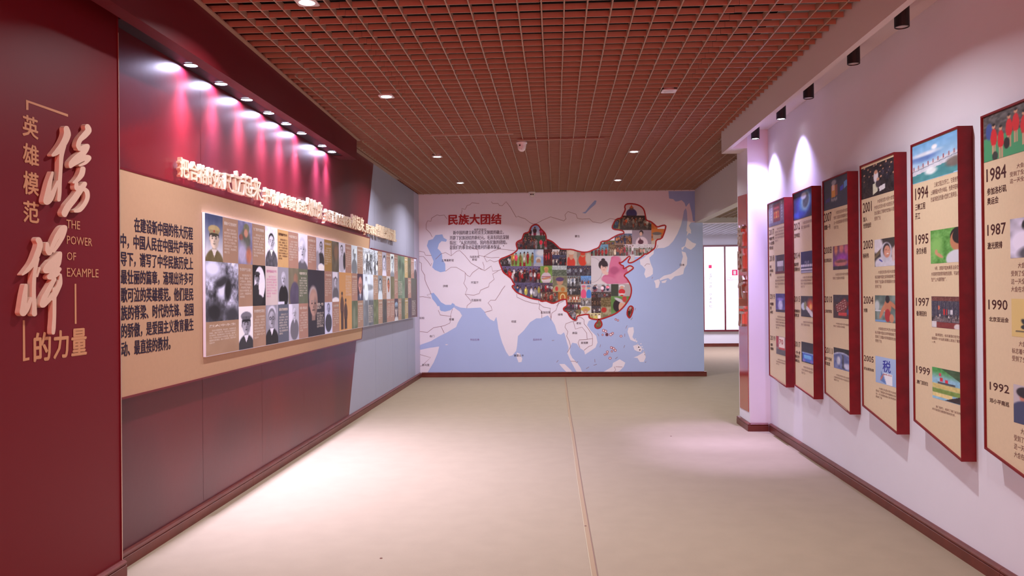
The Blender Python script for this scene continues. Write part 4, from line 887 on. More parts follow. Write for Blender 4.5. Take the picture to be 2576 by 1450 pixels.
TL = [  # far-left px x (top), face corners in px: top-left, top-right, bottom-left, bottom-right
 dict(n='2017', f=((1930, 515), (1972, 497), (1935, 945), (1974.5, 977)), lab='farthest red-sided timeline panel, headed 2017, topped by a red stage photo',
  it=[('p', '2017a', 1931.5, 512, 1972, 560.7), ('y', '2017', 1933, 579, 1945.1, 589.2), ('s', '中国共产党\n十九次全国\n代表大会', 1933, 597.5, 1945.5, 626.4), ('b', 5, 1947.6, 575, 1971.5, 604), ('y', '2018', 1934, 644, 1945.7, 656), ('s', '中非\n合作论坛\n举行', 1934, 668, 1943.3, 695), ('p', '2018', 1948, 643.5, 1973, 688), ('b', 4, 1948, 696, 1972.7, 725),
      ('y', '2019', 1935, 740, 1947, 753), ('s', '中国嫦娥\n登月\n5G时代', 1935, 761, 1944, 790), ('p', '2019a', 1949, 739, 1973.7, 787), ('b', 5, 1949.4, 794, 1973.5, 831), ('y', '2019', 1936, 844, 1948.4, 858), ('s', '70周年\n国庆阅兵', 1936.4, 863, 1944, 882.5), ('p', '2019b', 1950.3, 845, 1974, 897), ('b', 3, 1950.5, 901, 1974, 925), ('q', '70', 1958, 853, 1968, 868)]),
 dict(n='2012', f=((1993, 487), (2041.5, 471.5), (1998, 970), (2044.5, 1007)), lab='second farthest red-sided timeline panel, headed 2012, topped by a blue island photo',
  it=[('p', '2012', 1992.6, 488.6, 2041, 541.7), ('y', '2012', 1995.4, 563, 2009.7, 576), ('s', '三沙市设立', 1995.4, 588.5, 2009.7, 595.7), ('b', 2, 2012.7, 558.4, 2041, 570), ('y', '2014', 1994.8, 636.6, 2009.7, 649.7), ('s', '首届世界\n互联网大会', 1995, 661.8, 2009.7, 681.3), ('p', '2014', 2012.2, 634.8, 2042, 686), ('b', 4, 2012, 696, 2042, 724),
      ('y', '2015', 1996.3, 745.5, 2010.4, 760), ('s', '暗物质粒子\n探测卫星', 1996.7, 778.3, 2010.8, 798.6), ('p', '2015', 2012.3, 745, 2042.6, 799.5), ('b', 2, 2013, 807, 2042.2, 823), ('y', '2017', 1996.9, 858.4, 2011, 875), ('s', '“一带一路”\n国际合作\n高峰论坛', 1997, 881.6, 2011.7, 914.4), ('p', '2017b', 2013.7, 859.4, 2043, 918.3), ('b', 3, 2014, 919, 2042.6, 950)]),
 dict(n='2007', f=((2068, 455), (2131.2, 432), (2070.3, 988), (2134.5, 1045)), lab='third farthest red-sided timeline panel, headed 2007, topped by a golden satellite photo',
  it=[('p', '2007', 2068.4, 456.4, 2131.1, 513.8), ('y', '2007', 2070, 538, 2089.2, 555.7), ('s', '嫦娥一号', 2070.9, 567.8, 2086.5, 576.6), ('b', 4, 2094.7, 532.5, 2131, 570), ('y', '2008', 2070.4, 623, 2089.9, 637.3), ('s', '北京奥运会', 2070.4, 651.6, 2089.6, 659.4), ('p', '2008', 2092.5, 620.7, 2131.8, 677), ('b', 2, 2092.5, 688, 2131.5, 702.4),
      ('y', '2010', 2071.6, 745.3, 2090.7, 761.9), ('s', '上海世博会', 2071.6, 778.5, 2090.7, 788.7), ('p', '2010', 2093.3, 742, 2132.8, 803.5), ('b', 2, 2094, 811, 2132.6, 828), ('y', '2011', 2072.4, 872.9, 2091.2, 892), ('s', '首个空间\n实验室', 2073.6, 897, 2089.5, 922.6), ('p', '2011', 2094.5, 873.7, 2133.6, 936), ('b', 3, 2095, 939, 2133.4, 970)]),
 dict(n='2001', f=((2162, 415), (2248.5, 384.5), (2169, 1022), (2253.3, 1093)), lab='red-sided timeline panel headed 2001, topped by a photo of men in dark suits',
  it=[('p', '2001', 2163, 427, 2248.5, 478.5), ('y', '2001', 2167.5, 511.5, 2190, 531.4), ('s', '加入　　\n世贸组织', 2168.6, 546.8, 2188.5, 572.2), ('b', 4, 2196.2, 504, 2246.5, 545), ('y', '2003', 2168.6, 606.4, 2192.9, 625), ('s', '杨利伟', 2168, 638.4, 2182.5, 649.4), ('p', '2003', 2196.8, 604.2, 2250, 668.2), ('b', 4, 2198, 681.4, 2248.7, 725),
      ('y', '2004', 2169.3, 745.3, 2194, 765.7), ('s', '刘翔', 2169.8, 776, 2178.8, 786.6), ('p', '2004', 2197.9, 743.3, 2251, 814.2), ('b', 4, 2198.4, 821.9, 2250.2, 869), ('y', '2005', 2170.3, 893.3, 2194.8, 913.7), ('s', '农业税免收', 2170.3, 922.7, 2195.3, 936.7), ('p', '2005', 2199.2, 895.3, 2252, 976.2), ('b', 4, 2200, 972.4, 2250.7, 1017), ('q2', '税', 2217, 905, 2238, 941), ('q', '2006年1月1日', 2218, 939, 2240, 949)]),
 dict(n='1994', f=((2290, 370), (2408.7, 322), (2294.8, 1058), (2417.5, 1160)), lab='red-sided timeline panel headed 1994, topped by a photo of a white river dam',
  it=[('p', '1994', 2291.4, 371, 2408.7, 430.4), ('y', '1994', 2298.6, 474.6, 2331.4, 497), ('s', '三峡工程\n开工　　', 2298.6, 514.2, 2324.5, 548.7), ('t', '　　三峡工程正式开工，它是世界\n上规模最大的水电站，也是中国有\n史以来建设的最大型的工程项目。', 2337.3, 462, 2407.5, 493), ('y', '1995', 2300, 591.9, 2332, 612.5), ('s', '杂交水稻', 2301.7, 624.6, 2327, 638.4), ('p', '1995', 2337.3, 581.5, 2410.6, 659), ('t', '　　9月，袁隆平宣布两系法杂交\n水稻研究取得突破性进展，可以在\n生产上大面积推广。', 2339, 671.2, 2410.5, 707),
      ('y', '1997', 2300.6, 749.3, 2334, 771.5), ('s', '香港回归', 2301.7, 782, 2327.3, 796.8), ('p', '1997', 2339.6, 745.8, 2412.8, 830.2), ('t', '　　香港回归，标志着我们在完成\n祖国统一大业的道路上迈出了重要\n一步。', 2340.3, 837.3, 2413, 874), ('y', '1999', 2301.7, 920, 2336, 946.3), ('s', '澳门回归', 2302.4, 955, 2330.5, 972), ('p', '1999', 2341.4, 922.8, 2414.4, 1021), ('t', '　　澳门回归，结束了澳门近百年\n来不能回归祖国怀抱的历史。', 2341.4, 1017, 2413.5, 1054)]),
 dict(n='1984', f=((2466, 290), None, (2477.5, 1130), None), lab='nearest red-sided timeline panel, headed 1984, topped by a volleyball team photo',
  it=[('P', '1984', 2470, 297, 410.8, 3.70), ('y', '1984', 2477, 426.3, 2527, 447), ('s', '参加洛杉矶\n奥运会　　', 2478.7, 474.6, 2527.7, 507.3), ('T', 3, 2535.6, 417, 463, 3.70), ('y', '1987', 2479.4, 566, 2526, 588.4), ('s', '激光照排', 2479.7, 610.8, 2517.3, 624.6), ('P', '1987', 2536.6, 552.2, 650.5, 3.67), ('T', 4, 2538.7, 662, 735, 3.70),
      ('y', '1990', 2482, 754, 2530.3, 781), ('s', '北京亚运会', 2483.9, 796.8, 2533, 812.7), ('P', '1990', 2540, 751.8, 846, 3.67), ('T', 3, 2541, 856, 908, 3.70), ('y', '1992', 2485.3, 960.4, 2534.5, 992), ('s', '邓小平南巡', 2485.3, 1000.8, 2534.5, 1025.5), ('P', '1992', 2545, 966.4, 1062, 3.67), ('T', 4, 2546, 1072, 1150, 3.70)]),
]
BODY = ['大会在北京人民大会堂召开举世瞩目', '会议提出了新时代的奋斗目标和要求', '标志着中国在该领域取得了重大进展', '受到了全国人民和国际社会广泛关注', '这一天全国各族人民共同庆祝的日子']
for d_ in TL:
    tl, tr, bl, brr = d_['f']
    a0, zt = RQ(*tl); _, zbl = RQ(*bl)
    zt = 2.362
    if tr: a1 = RQ(*tr)[0]; zbr = .561
    else: a1 = a0 + .585; zbr = .561
    t = thing('timeline_panel', d_['lab'], 'display panel', (2.235, -(a0 + a1) / 2, .57), 'timeline panels on the right wall')
    poly = [(a0, zt), (a1, zt), (a1, zbr), (a0, zbl)]
    # case: open-fronted red box with a raised rim
    case = MB(); e = .0; ins = .010
    solid(case, RP, poly, -.0795, -.010)
    inner = [(a0 + ins, zt - ins), (a1 - .004, zt - ins), (a1 - .004, zbr + ins * 1.2), (a0 + ins, zbl + ins)]
    n = 4
    for i in range(4):
        p, q, r_, s_ = poly[i], poly[(i + 1) % 4], inner[(i + 1) % 4], inner[i]
        solid(case, RP, [p, q, r_, s_], -.0101, 0.0)
    case.obj('panel_case', M['case_red'], t)
    flat(MB(), RP, inner, -.0085).obj('panel_face', M['cream'], t)
    if d_['n'] in ('2007', '2017'):
        ribbon(MB(), RP, [(a0 + .03, zbl - .004), (a1 - .06, zbr + .022)], .006, .0006).obj('worn_metal_edge', M['steel'], t, smooth=False)
    amax, amin = a1 - .005, a0 + .009
    for q in d_['it']:
        kd = q[0]
        if kd == 'p':
            b0, c0 = RQ(q[2], q[3]); b1, c1 = RQ(q[4], q[5]); b1 = amax if b1 > amax - .06 else b1; b0 = max(b0, amin); c0 = min(c0, zt - .009)
            pic_obj('photo_print', P_[q[1]], RP, [(b0, c0), (b1, c0), (b1, c1), (b0, c1)], -.0078, M['print'], t)
        elif kd == 'P':
            b0, c0 = RQ(q[2], q[3]); c1 = RQ(q[2], q[4])[1]; c0 = min(c0, zt - .009)
            pic_obj('photo_print', P_[q[1]], RP, [(b0, c0), (-q[5] if -q[5] < amax else amax, c0), (-q[5] if -q[5] < amax else amax, c1), (b0, c1)], -.0078, M['print'], t)
        elif kd in 'ys':
            b0, c0 = RQ(q[2], q[3]); b1, c1 = RQ(q[4], q[5])
            put_text('year_numeral' if kd == 'y' else 'event_title', q[1], RP, b0, b1, c1, c0, -.0075, M['brown_ink'], t, bold=.018 if kd == 'y' else .02, space=1.25, res=2)
        elif kd in ('q', 'q2'):
            b0, c0 = RQ(q[2], q[3]); b1, c1 = RQ(q[4], q[5])
            put_text('print_lettering', q[1], RP, b0, b1, c1, c0, -.0072, M['title_red'] if kd == 'q' else material('blue_ink', (60, 66, 170), .6, .3), t, bold=.03)
        else:
            if kd == 'b': b0, c0 = RQ(q[2], q[3]); b1, c1 = RQ(q[4], q[5]); b1 = min(b1, amax - .004); s_ = '\n'.join(['　　' + BODY[0][:10]] + [BODY[(i + int(q[3])) % 5][:12] for i in range(1, q[1] - 1)] + [BODY[3][:4 if q[1] > 2 else 9]])
            elif kd == 't': b0, c0 = RQ(q[2], q[3]); b1, c1 = RQ(q[4], q[5]); s_ = q[1]; b1 = min(b1, amax - .003)
            else: b0, c0 = RQ(q[2], q[3]); c1 = RQ(q[2], q[4])[1]; b1 = amax - .01; s_ = '\n'.join(['　　' + BODY[0][:9]] + [BODY[(i + int(q[3])) % 5][:11] for i in range(1, q[1])])
            put_text('caption_text', s_, RP, b0, b1, c1, c0, -.0075, M['soft_ink'], t, space=1.3, res=1)

# ================================================================== PILLAR BANNER
PB = Plane((2.02, 0, 0), (0, -1, 0), (-1, 0, 0))
bn = thing('pillar_banner', 'glossy red banner with raised vertical lettering on the white pillar', 'banner', (2.02, 8.9, .19))
solid(MB(), PB, [(-9.105, 2.52), (-8.70, 2.50), (-8.70, .195), (-9.105, .185)], .0005, .006).obj('banner_sheet', M['banner'], bn)
for ch, b1, b0 in (('新', 2.19, 1.955), ('时', 1.93, 1.68), ('代', 1.645, 1.39), ('厅', 1.31, 1.09)):
    put_text('character', ch, PB, -9.03, -8.76, b0, b1, .034, M['steel'], bn, bold=.03, depth=.027)

# ================================================================== MAP MURAL
def c6(x, y): return (1040 + x / 2.958, 470 + y / 2.958)
def c7(x, y): return (1400 + x / 2.958, 470 + y / 2.958)
def cA(x, y): return (1240 + x / 4.2644, 500 + y / 4.2644)
def BP(px, py): p = onY(px, py, 14.1); return float(p[0]), float(p[2])
def T(f, pts): return [BP(*f(*p)) for p in pts]
mu = thing('map_mural', 'printed wall map of Asia with red title and a red-outlined photo mosaic', 'mural', (0, 14.1, .09))
def clampa(pts): return [(min(max(a, -2.398), 2.52), min(max(b, .0), 3.198)) for a, b in pts]
flat(MB(), BACK, [(-2.399, .0), (2.521, .0), (2.521, 3.199), (-2.399, 3.199)], .0).obj('map_sheet', M['land'], mu)
sea = [c6(0, 1195), c6(50, 1178), c6(130, 1150), c6(190, 1115), c6(250, 1085), c6(318, 1045), c6(332, 1010), c6(362, 960), c6(345, 930), c6(310, 905), c6(292, 890), c6(300, 868), c6(312, 885), c6(350, 900), c6(400, 905), c6(500, 900), c6(530, 930), c6(545, 960), c6(572, 988), c6(600, 1002), c6(617, 970), c6(625, 1010), c6(632, 1060), c6(645, 1110), c6(662, 1165), c6(690, 1230), c6(712, 1262), c6(737, 1256), c6(765, 1222), c6(772, 1180), c6(778, 1112), c6(822, 1070), c6(868, 1010), c6(915, 980), c6(950, 980), c6(1000, 958), c6(1028, 990), c6(1052, 1030), c6(1072, 1095), c6(1098, 1102), c6(1120, 1085),
       c7(62, 1100), c7(75, 1150), c7(90, 1200), c7(80, 1240), c7(95, 1275), c7(120, 1325), c7(150, 1380), c7(190, 1380), c7(180, 1350), c7(155, 1312), c7(118, 1275), c7(100, 1240), c7(102, 1190), c7(118, 1162), c7(150, 1168), c7(172, 1200), c7(205, 1222), c7(212, 1250), c7(250, 1225), c7(290, 1198), c7(305, 1160), c7(296, 1112), c7(255, 1072), c7(228, 1030), c7(240, 1000), c7(270, 985), c7(320, 960), c7(420, 860), c7(480, 700), c7(480, 560), c7(560, 520), c7(640, 525), c7(690, 490), c7(722, 470), c7(755, 458), c7(800, 456), c7(835, 440), c7(868, 405), c7(900, 350), c7(925, 290), c7(940, 230), c7(948, 180), c7(962, 160), c7(970, 185), c7(974, 250), c7(966, 330), c7(985, 345), c7(1003, 330), c7(985, 290), c7(1000, 268), c7(1040, 262), c7(1090, 262), c7(1110, 1420), c7(0, 1420), c6(0, 1420)]
flat(MB(), BACK, clampa([BP(*p) for p in sea]), .0006).obj('sea_print', M['sea'], mu)
for f, pts in ((c6, [(165, 360), (215, 355), (225, 380), (250, 395), (242, 410), (210, 405), (190, 425), (180, 460), (200, 480), (213, 500), (215, 540), (237, 575), (238, 630), (200, 637), (160, 620), (140, 600), (150, 555), (128, 500), (100, 440), (112, 400), (145, 390)]),
               (c6, [(130, 795), (150, 790), (180, 825), (205, 860), (240, 880), (280, 880), (290, 865), (305, 880), (300, 900), (275, 920), (235, 930), (205, 925), (190, 905), (165, 865), (140, 835)]),
               (c7, [(190, 195), (215, 185), (245, 145), (285, 102), (298, 105), (290, 130), (250, 165), (215, 200)]),
               (c7, [(833, 33), (1035, 33), (1033, 258), (1015, 255), (1008, 200), (988, 120), (962, 150), (952, 120), (930, 100), (905, 108), (885, 110), (868, 92), (838, 88)])):
    flat(MB(), BACK, clampa(T(f, pts)), .0007).obj('sea_print', M['sea_dk'], mu)
LANDS = [(c6, [(0, 1215), (120, 1200), (192, 1190), (180, 1240), (150, 1310), (100, 1392), (0, 1400)]), (c6, [(770, 1235), (795, 1245), (810, 1280), (805, 1305), (782, 1308), (768, 1270)]),
 (c7, [(970, 380), (985, 395), (1010, 415), (1040, 425), (1030, 445), (1000, 470), (975, 460), (955, 445), (935, 475), (928, 455), (955, 440), (963, 410)]),
 (c7, [(930, 480), (960, 490), (973, 530), (970, 580), (950, 612), (943, 650), (918, 660), (880, 668), (850, 695), (830, 680), (790, 692), (770, 700), (765, 688), (800, 662), (850, 650), (880, 630), (920, 600), (930, 560), (940, 520)]),
 (c7, [(725, 700), (760, 688), (770, 710), (758, 752), (738, 755), (735, 722)]), (c7, [(780, 705), (822, 693), (810, 715), (785, 717)]),
 (c7, [(620, 545), (650, 530), (690, 490), (725, 470), (722, 500), (690, 530), (700, 570), (717, 610), (717, 650), (700, 665), (665, 680), (652, 650), (662, 615), (640, 590), (625, 580)]),
 (c7, [(535, 1050), (572, 1045), (576, 1080), (565, 1120), (582, 1140), (605, 1150), (580, 1153), (550, 1140), (538, 1110), (528, 1080)]), (c7, [(570, 1185), (600, 1175), (622, 1185), (638, 1205), (628, 1232), (600, 1225), (580, 1215)]),
 (c7, [(572, 1272), (600, 1262), (620, 1250), (655, 1230), (664, 1270), (650, 1305), (620, 1305), (602, 1275)]),
 (c7, [(350, 1378), (390, 1355), (415, 1340), (420, 1312), (470, 1285), (512, 1310), (500, 1340), (470, 1372), (430, 1385)]), (c7, [(20, 1320), (60, 1320), (112, 1370), (115, 1388), (80, 1388), (40, 1345)]),
 (c7, [(972, 265), (990, 300), (1003, 350), (985, 345), (968, 368), (975, 330)]), (c6, [(182, 890), (192, 888), (198, 910), (190, 922), (180, 908)]),
 (c6, [(237, 1174), (252, 1172), (258, 1178), (240, 1180)])]
for f, pts in LANDS: flat(MB(), BACK, clampa(T(f, pts)), .0012).obj('land_print', M['land'], mu)
for k in range(10):
    x = 585 + 8 * k; y = 1130 + 13 * (k % 5) + 7 * k
    flat(MB(), BACK, T(c7, [(x, y), (x + 9, y + 3), (x + 5, y + 10), (x - 3, y + 7)]), .0012).obj('land_print', M['land'], mu)
LN = [(c6, [(140, 375), (125, 345), (95, 315), (95, 280), (105, 255), (130, 258), (135, 235), (175, 210), (195, 215), (230, 212), (250, 240)]), (c6, [(355, 205), (362, 180), (360, 162), (385, 170), (400, 140), (420, 135), (435, 120), (490, 125)]),
 (c6, [(580, 112), (590, 125), (630, 125), (640, 140), (660, 142), (690, 112), (720, 150), (765, 228), (780, 220), (800, 230), (830, 238), (870, 270), (895, 278), (915, 275)]), (c6, [(915, 275), (960, 250), (1020, 225), (1065, 238), (1120, 255)]),
 (c7, [(55, 255), (70, 240), (62, 210), (85, 185), (145, 205), (155, 235), (190, 242), (245, 238), (270, 262), (330, 272), (400, 237), (440, 245)]),
 (c6, [(165, 540), (205, 500), (240, 490), (280, 515), (322, 480), (345, 475), (385, 515), (430, 570), (500, 610)]), (c6, [(280, 460), (282, 515)]), (c6, [(340, 390), (370, 430), (480, 470), (485, 510), (525, 520), (560, 498), (590, 480), (640, 463), (770, 478)]),
 (c6, [(525, 520), (545, 560), (570, 545), (600, 560), (635, 550)]), (c6, [(525, 520), (580, 530), (640, 525)]), (c6, [(515, 560), (525, 590), (525, 622), (495, 612)]), (c6, [(238, 630), (280, 600), (320, 600), (380, 635), (400, 660), (420, 670), (440, 640), (490, 605), (530, 625), (580, 590), (590, 630), (640, 622), (668, 612)]),
 (c6, [(385, 640), (385, 690), (375, 720), (400, 760), (385, 800), (450, 808), (490, 795), (500, 770), (560, 745), (565, 720), (600, 690), (590, 650), (630, 628)]), (c6, [(385, 800), (420, 840), (430, 860), (400, 885), (397, 905)]),
 (c6, [(530, 935), (585, 920), (580, 895), (555, 865), (575, 845), (610, 845), (640, 800), (660, 765), (682, 738)]), (c6, [(35, 520), (75, 520), (110, 560), (130, 590), (135, 570)]), (c6, [(38, 560), (60, 570), (60, 620), (85, 660), (85, 690), (100, 730), (120, 770), (132, 800)]), (c6, [(38, 480), (80, 487), (90, 510), (135, 512)]),
 (c6, [(40, 820), (70, 818), (130, 830), (100, 805), (130, 798)]), (c6, [(45, 1078), (105, 1085), (150, 1050), (230, 1035), (272, 1015), (280, 960)]), (c6, [(205, 1040), (230, 1090)]), (c6, [(185, 920), (200, 955), (275, 965), (290, 910)]), (c6, [(45, 1250), (128, 1272), (80, 1318)]), (c6, [(45, 1335), (70, 1333)]),
 (c6, [(770, 798), (770, 822), (830, 850), (880, 865), (932, 874), (932, 845)]), (c6, [(940, 870), (935, 910), (955, 928), (955, 978)]), (c6, [(935, 872), (970, 897), (1020, 905), (1015, 935), (1025, 985)]), (c6, [(1120, 850), (1080, 870), (1060, 920), (1030, 940), (1022, 995)]),
 (c7, [(0, 890), (20, 857), (60, 842)]), (c7, [(150, 1000), (110, 1006), (70, 1020), (62, 1045), (85, 1080), (75, 1112), (95, 1150), (105, 1190), (80, 1235)]), (c7, [(125, 1003), (140, 1060), (190, 1045), (225, 1090), (228, 1135)]),
 (c7, [(150, 1000), (165, 970), (190, 977), (205, 992), (205, 1020), (230, 1050), (265, 1100), (268, 1130), (225, 1137), (170, 1140), (160, 1162), (175, 1200)]), (c7, [(268, 1130), (266, 1180), (240, 1190), (205, 1217)]), (c7, [(655, 592), (670, 575), (695, 577)]),
 (c7, [(105, 1300), (140, 1300), (150, 1312), (160, 1300)]), (c7, [(430, 1340), (440, 1365), (425, 1380)]), (c7, [(440, 1340), (490, 1342)]), (c7, [(740, 465), (755, 440), (750, 432)]),
 (c7, [(583, 920), (588, 903)]), (c7, [(552, 992), (566, 975)]), (c7, [(515, 1056), (525, 1033)]), (c7, [(508, 1117), (508, 1095)]), (c7, [(500, 1200), (508, 1180)]), (c7, [(437, 1282), (455, 1268)]), (c7, [(323, 1196), (328, 1175)]), (c7, [(305, 1092), (316, 1113)]), (c7, [(284, 1283), (286, 1308)]),
 (c7, [(220, 1355), (242, 1342)]), (c7, [(275, 1330), (300, 1322)]), (c6, [(1030, 1145), (1048, 1144)]), (c6, [(1065, 1308), (1078, 1292)]), (c7, [(710, 685), (715, 672)]), (c7, [(658, 1310), (666, 1303)])]
mb = MB()
for f, pts in LN: ribbon(mb, BACK, clampa(T(f, pts)), .0065, .0016)
mb.obj('border_lines', M['line'], mu)['kind'] = 'stuff'
CH = chaikin([(460, 275), (490, 288), (510, 320), (535, 345), (560, 372), (572, 410), (572, 437), (600, 445), (640, 463), (680, 500), (722, 540), (780, 545), (850, 545), (910, 565), (970, 577), (1030, 572), (1080, 547), (1130, 530), (1150, 500), (1160, 458), (1230, 455), (1290, 415), (1350, 385), (1408, 375), (1400, 350), (1370, 338), (1290, 330), (1276, 305), (1300, 255), (1325, 218), (1378, 210), (1395, 170), (1422, 120), (1412, 85), (1428, 58), (1480, 54), (1540, 62), (1592, 85), (1622, 120), (1635, 180), (1645, 235), (1692, 245), (1730, 275), (1762, 308), (1810, 290), (1855, 285), (1852, 320), (1835, 375), (1810, 432), (1750, 440), (1745, 500), (1735, 535), (1690, 568), (1650, 598), (1630, 592), (1600, 620), (1550, 655), (1490, 688), (1455, 690), (1448, 672), (1478, 625), (1455, 620), (1420, 655), (1375, 690), (1345, 683), (1378, 715), (1405, 722), (1395, 758), (1430, 740), (1470, 716), (1508, 738), (1500, 755), (1450, 790), (1420, 808), (1405, 830), (1430, 850), (1458, 890), (1482, 940), (1487, 1000), (1472, 1060), (1440, 1112), (1400, 1165), (1350, 1212), (1290, 1247), (1230, 1270), (1180, 1287), (1130, 1300), (1060, 1292), (1028, 1275), (1035, 1248), (1000, 1240), (950, 1250), (900, 1262), (898, 1292), (882, 1308), (850, 1290), (820, 1260), (800, 1215), (760, 1203), (755, 1175), (797, 1150), (792, 1110), (788, 1082), (755, 1080), (720, 1090), (680, 1112), (640, 1125), (600, 1110), (570, 1095), (520, 1105), (498, 1085), (440, 1078), (380, 1060), (320, 1035), (260, 1010), (232, 980), (203, 945), (215, 930), (238, 930), (212, 890), (198, 858), (150, 820), (110, 790), (95, 750), (75, 700), (66, 668), (85, 645), (130, 630), (190, 605), (240, 575), (267, 545), (250, 500), (252, 472), (272, 455), (312, 440), (325, 400), (335, 372), (388, 362), (402, 320), (420, 292)], 1)
HN = chaikin([(1125, 1300), (1150, 1300), (1166, 1330), (1171, 1360), (1145, 1390), (1110, 1393), (1091, 1370), (1100, 1342), (1122, 1322)], 1)
TW = chaikin([(1480, 1150), (1503, 1165), (1504, 1192), (1490, 1240), (1468, 1284), (1450, 1268), (1437, 1240), (1445, 1190), (1460, 1162)], 1)
DKP = [(60, 50, 56), (150, 40, 40), (90, 80, 84), (190, 186, 190), (40, 50, 80)]
def crowd_pic(bg, bg2, pal, n, rows=1, y0=.3, size=.1, seed=0): return lambda nx, ny: Pic(nx, ny, bg, seed).grad(bg, bg2).crowd(y0, y0 + .3, n, pal, size, rows).noise(16, 14)
def big_lady(nx, ny):
    p = Pic(nx, ny, (206, 196, 204), 90).grad((202, 192, 202), (214, 204, 210)); p.ell(.0, .5, .3, .46, (170, 160, 172), .02).ell(.0, .5, .285, .445, (206, 198, 206), .02)
    p.poly([(.52, .04), (.6, 0), (.7, .08), (.78, .3), (.92, .42), (1.0, .95), (.42, 1.0), (.28, .86), (.3, .72), (.44, .6)], (198, 100, 140))
    p.ell(.62, .3, .14, .3, (208, 112, 150), .3, 12).ell(.6, .52, .12, .14, (176, 84, 124), .5).ell(.46, .86, .2, .12, (206, 120, 156), .4, 20).ell(.78, .8, .16, .22, (212, 124, 158), .6)
    p.ell(.31, .32, .12, .17, (46, 36, 44), .12).ell(.31, .14, .05, .05, (40, 32, 40), .2).ell(.33, .42, .085, .15, (222, 180, 170), .12).ell(.35, .32, .08, .07, (44, 36, 44), .3).ell(.36, .6, .1, .06, (222, 186, 178), .3, 40)
    p.ell(.30, .40, .015, .008, (50, 36, 40), .5).ell(.37, .42, .016, .008, (50, 36, 40), .5).ell(.33, .5, .018, .009, (190, 70, 80), .5); return p
def hanbok(nx, ny): return Pic(nx, ny, (158, 142, 160), 91).ell(.5, .98, .32, .5, (222, 200, 214), .12).ell(.45, .85, .14, .16, (84, 42, 62), .3).ell(.48, .2, .1, .17, (36, 30, 36), .2).ell(.46, .28, .075, .14, (222, 180, 166), .2).poly([(.4, .5), (.46, .7), (.4, .95), (.36, .95)], (90, 40, 60))
def striped(nx, ny): return Pic(nx, ny, (110, 150, 70), 92).noise(20, 8).ell(.5, .72, .44, .34, (206, 190, 200), .12).rect(.12, .62, .9, .66, (150, 60, 80)).rect(.1, .72, .9, .75, (70, 60, 120)).rect(.1, .84, .9, .88, (220, 214, 220)).ell(.5, .18, .19, .13, (200, 160, 90), .2).ell(.5, .28, .15, .14, (190, 130, 96), .2).ell(.5, .74, .36, .06, (196, 140, 110), .3, -8)
def hat_lady(nx, ny): return Pic(nx, ny, (120, 120, 96), 93).noise(20, 8).ell(.5, .9, .5, .36, (176, 160, 120), .12).ell(.5, .36, .22, .2, (190, 140, 116), .2).ell(.5, .2, .28, .13, (84, 66, 110), .2).ell(.7, .84, .14, .14, (186, 120, 60), .4).ell(.28, .8, .1, .14, (196, 60, 60), .5)
def festival(nx, ny): return Pic(nx, ny, (120, 170, 90), 94).grad((190, 214, 236), (120, 170, 84), .2, .6).crowd(.26, .3, 6, [(196, 60, 90), (170, 120, 60), (190, 180, 170), (206, 40, 50), (150, 120, 60)], .13, 1)
def whitehat(nx, ny): return Pic(nx, ny, (140, 170, 214), 95).ell(.7, .2, .5, .22, (226, 230, 240), .8).ell(.5, .58, .3, .14, (206, 206, 210), .2).ell(.5, .72, .22, .16, (176, 140, 120), .2).ell(.5, .98, .5, .2, (170, 174, 190), .2)
def reddress(nx, ny): return Pic(nx, ny, (150, 140, 126), 96).noise(24, 6).ell(.42, .62, .3, .4, (206, 60, 36), .15).ell(.42, .26, .15, .16, (190, 130, 100), .2).ell(.42, .18, .18, .1, (200, 60, 40), .3).ell(.8, .5, .2, .4, (190, 180, 170), .5)
def girl(nx, ny): return Pic(nx, ny, (190, 176, 160), 97).ell(.45, .85, .4, .34, (206, 64, 50), .15).ell(.45, .42, .22, .24, (206, 150, 124), .2).ell(.45, .22, .32, .14, (214, 196, 180), .2).ell(.2, .7, .12, .2, (206, 60, 50), .4)
def profile(nx, ny): return Pic(nx, ny, (96, 140, 76), 98).noise(18, 6).ell(.36, .42, .26, .3, (38, 32, 42), .12).ell(.52, .48, .17, .26, (216, 170, 150), .15).ell(.4, .18, .26, .07, (200, 196, 206), .4, 25).ell(.35, .92, .4, .2, (120, 128, 150), .2).ell(.62, .12, .1, .14, (190, 60, 60), .5)
def xmas(nx, ny): return Pic(nx, ny, (176, 166, 170), 99).rect(0, 0, .34, 1, (56, 66, 56)).ell(.5, .18, .14, .13, (216, 216, 220), .2).ell(.5, .28, .09, .12, (210, 160, 140), .2).ell(.5, .62, .15, .22, (206, 44, 56), .15).ell(.5, .82, .16, .05, (226, 220, 224), .3).rect(.44, .88, .56, 1, (200, 60, 50))
def twins(nx, ny): return Pic(nx, ny, (190, 186, 196), 100).ell(.27, .72, .26, .36, (222, 86, 130), .15).ell(.76, .74, .24, .36, (70, 130, 206), .15).ell(.28, .26, .14, .12, (206, 150, 126), .2).ell(.74, .26, .14, .12, (206, 150, 126), .2).ell(.28, .16, .2, .08, (214, 110, 140), .3).ell(.74, .16, .2, .08, (120, 130, 160), .3)
def straw(nx, ny): return Pic(nx, ny, (210, 208, 206), 101).ell(.45, .3, .44, .24, (196, 170, 80), .15).ell(.45, .48, .22, .24, (196, 140, 110), .2).ell(.45, .58, .1, .03, (240, 230, 226), .4).ell(.45, .95, .4, .2, (226, 226, 232), .2)
def blueman(nx, ny): return Pic(nx, ny, (214, 202, 212), 102).ell(.36, .85, .24, .4, (58, 60, 110), .15).ell(.36, .42, .09, .14, (110, 80, 80), .3).poly([(.28, .4), (.36, .12), (.44, .4)], (196, 100, 50))
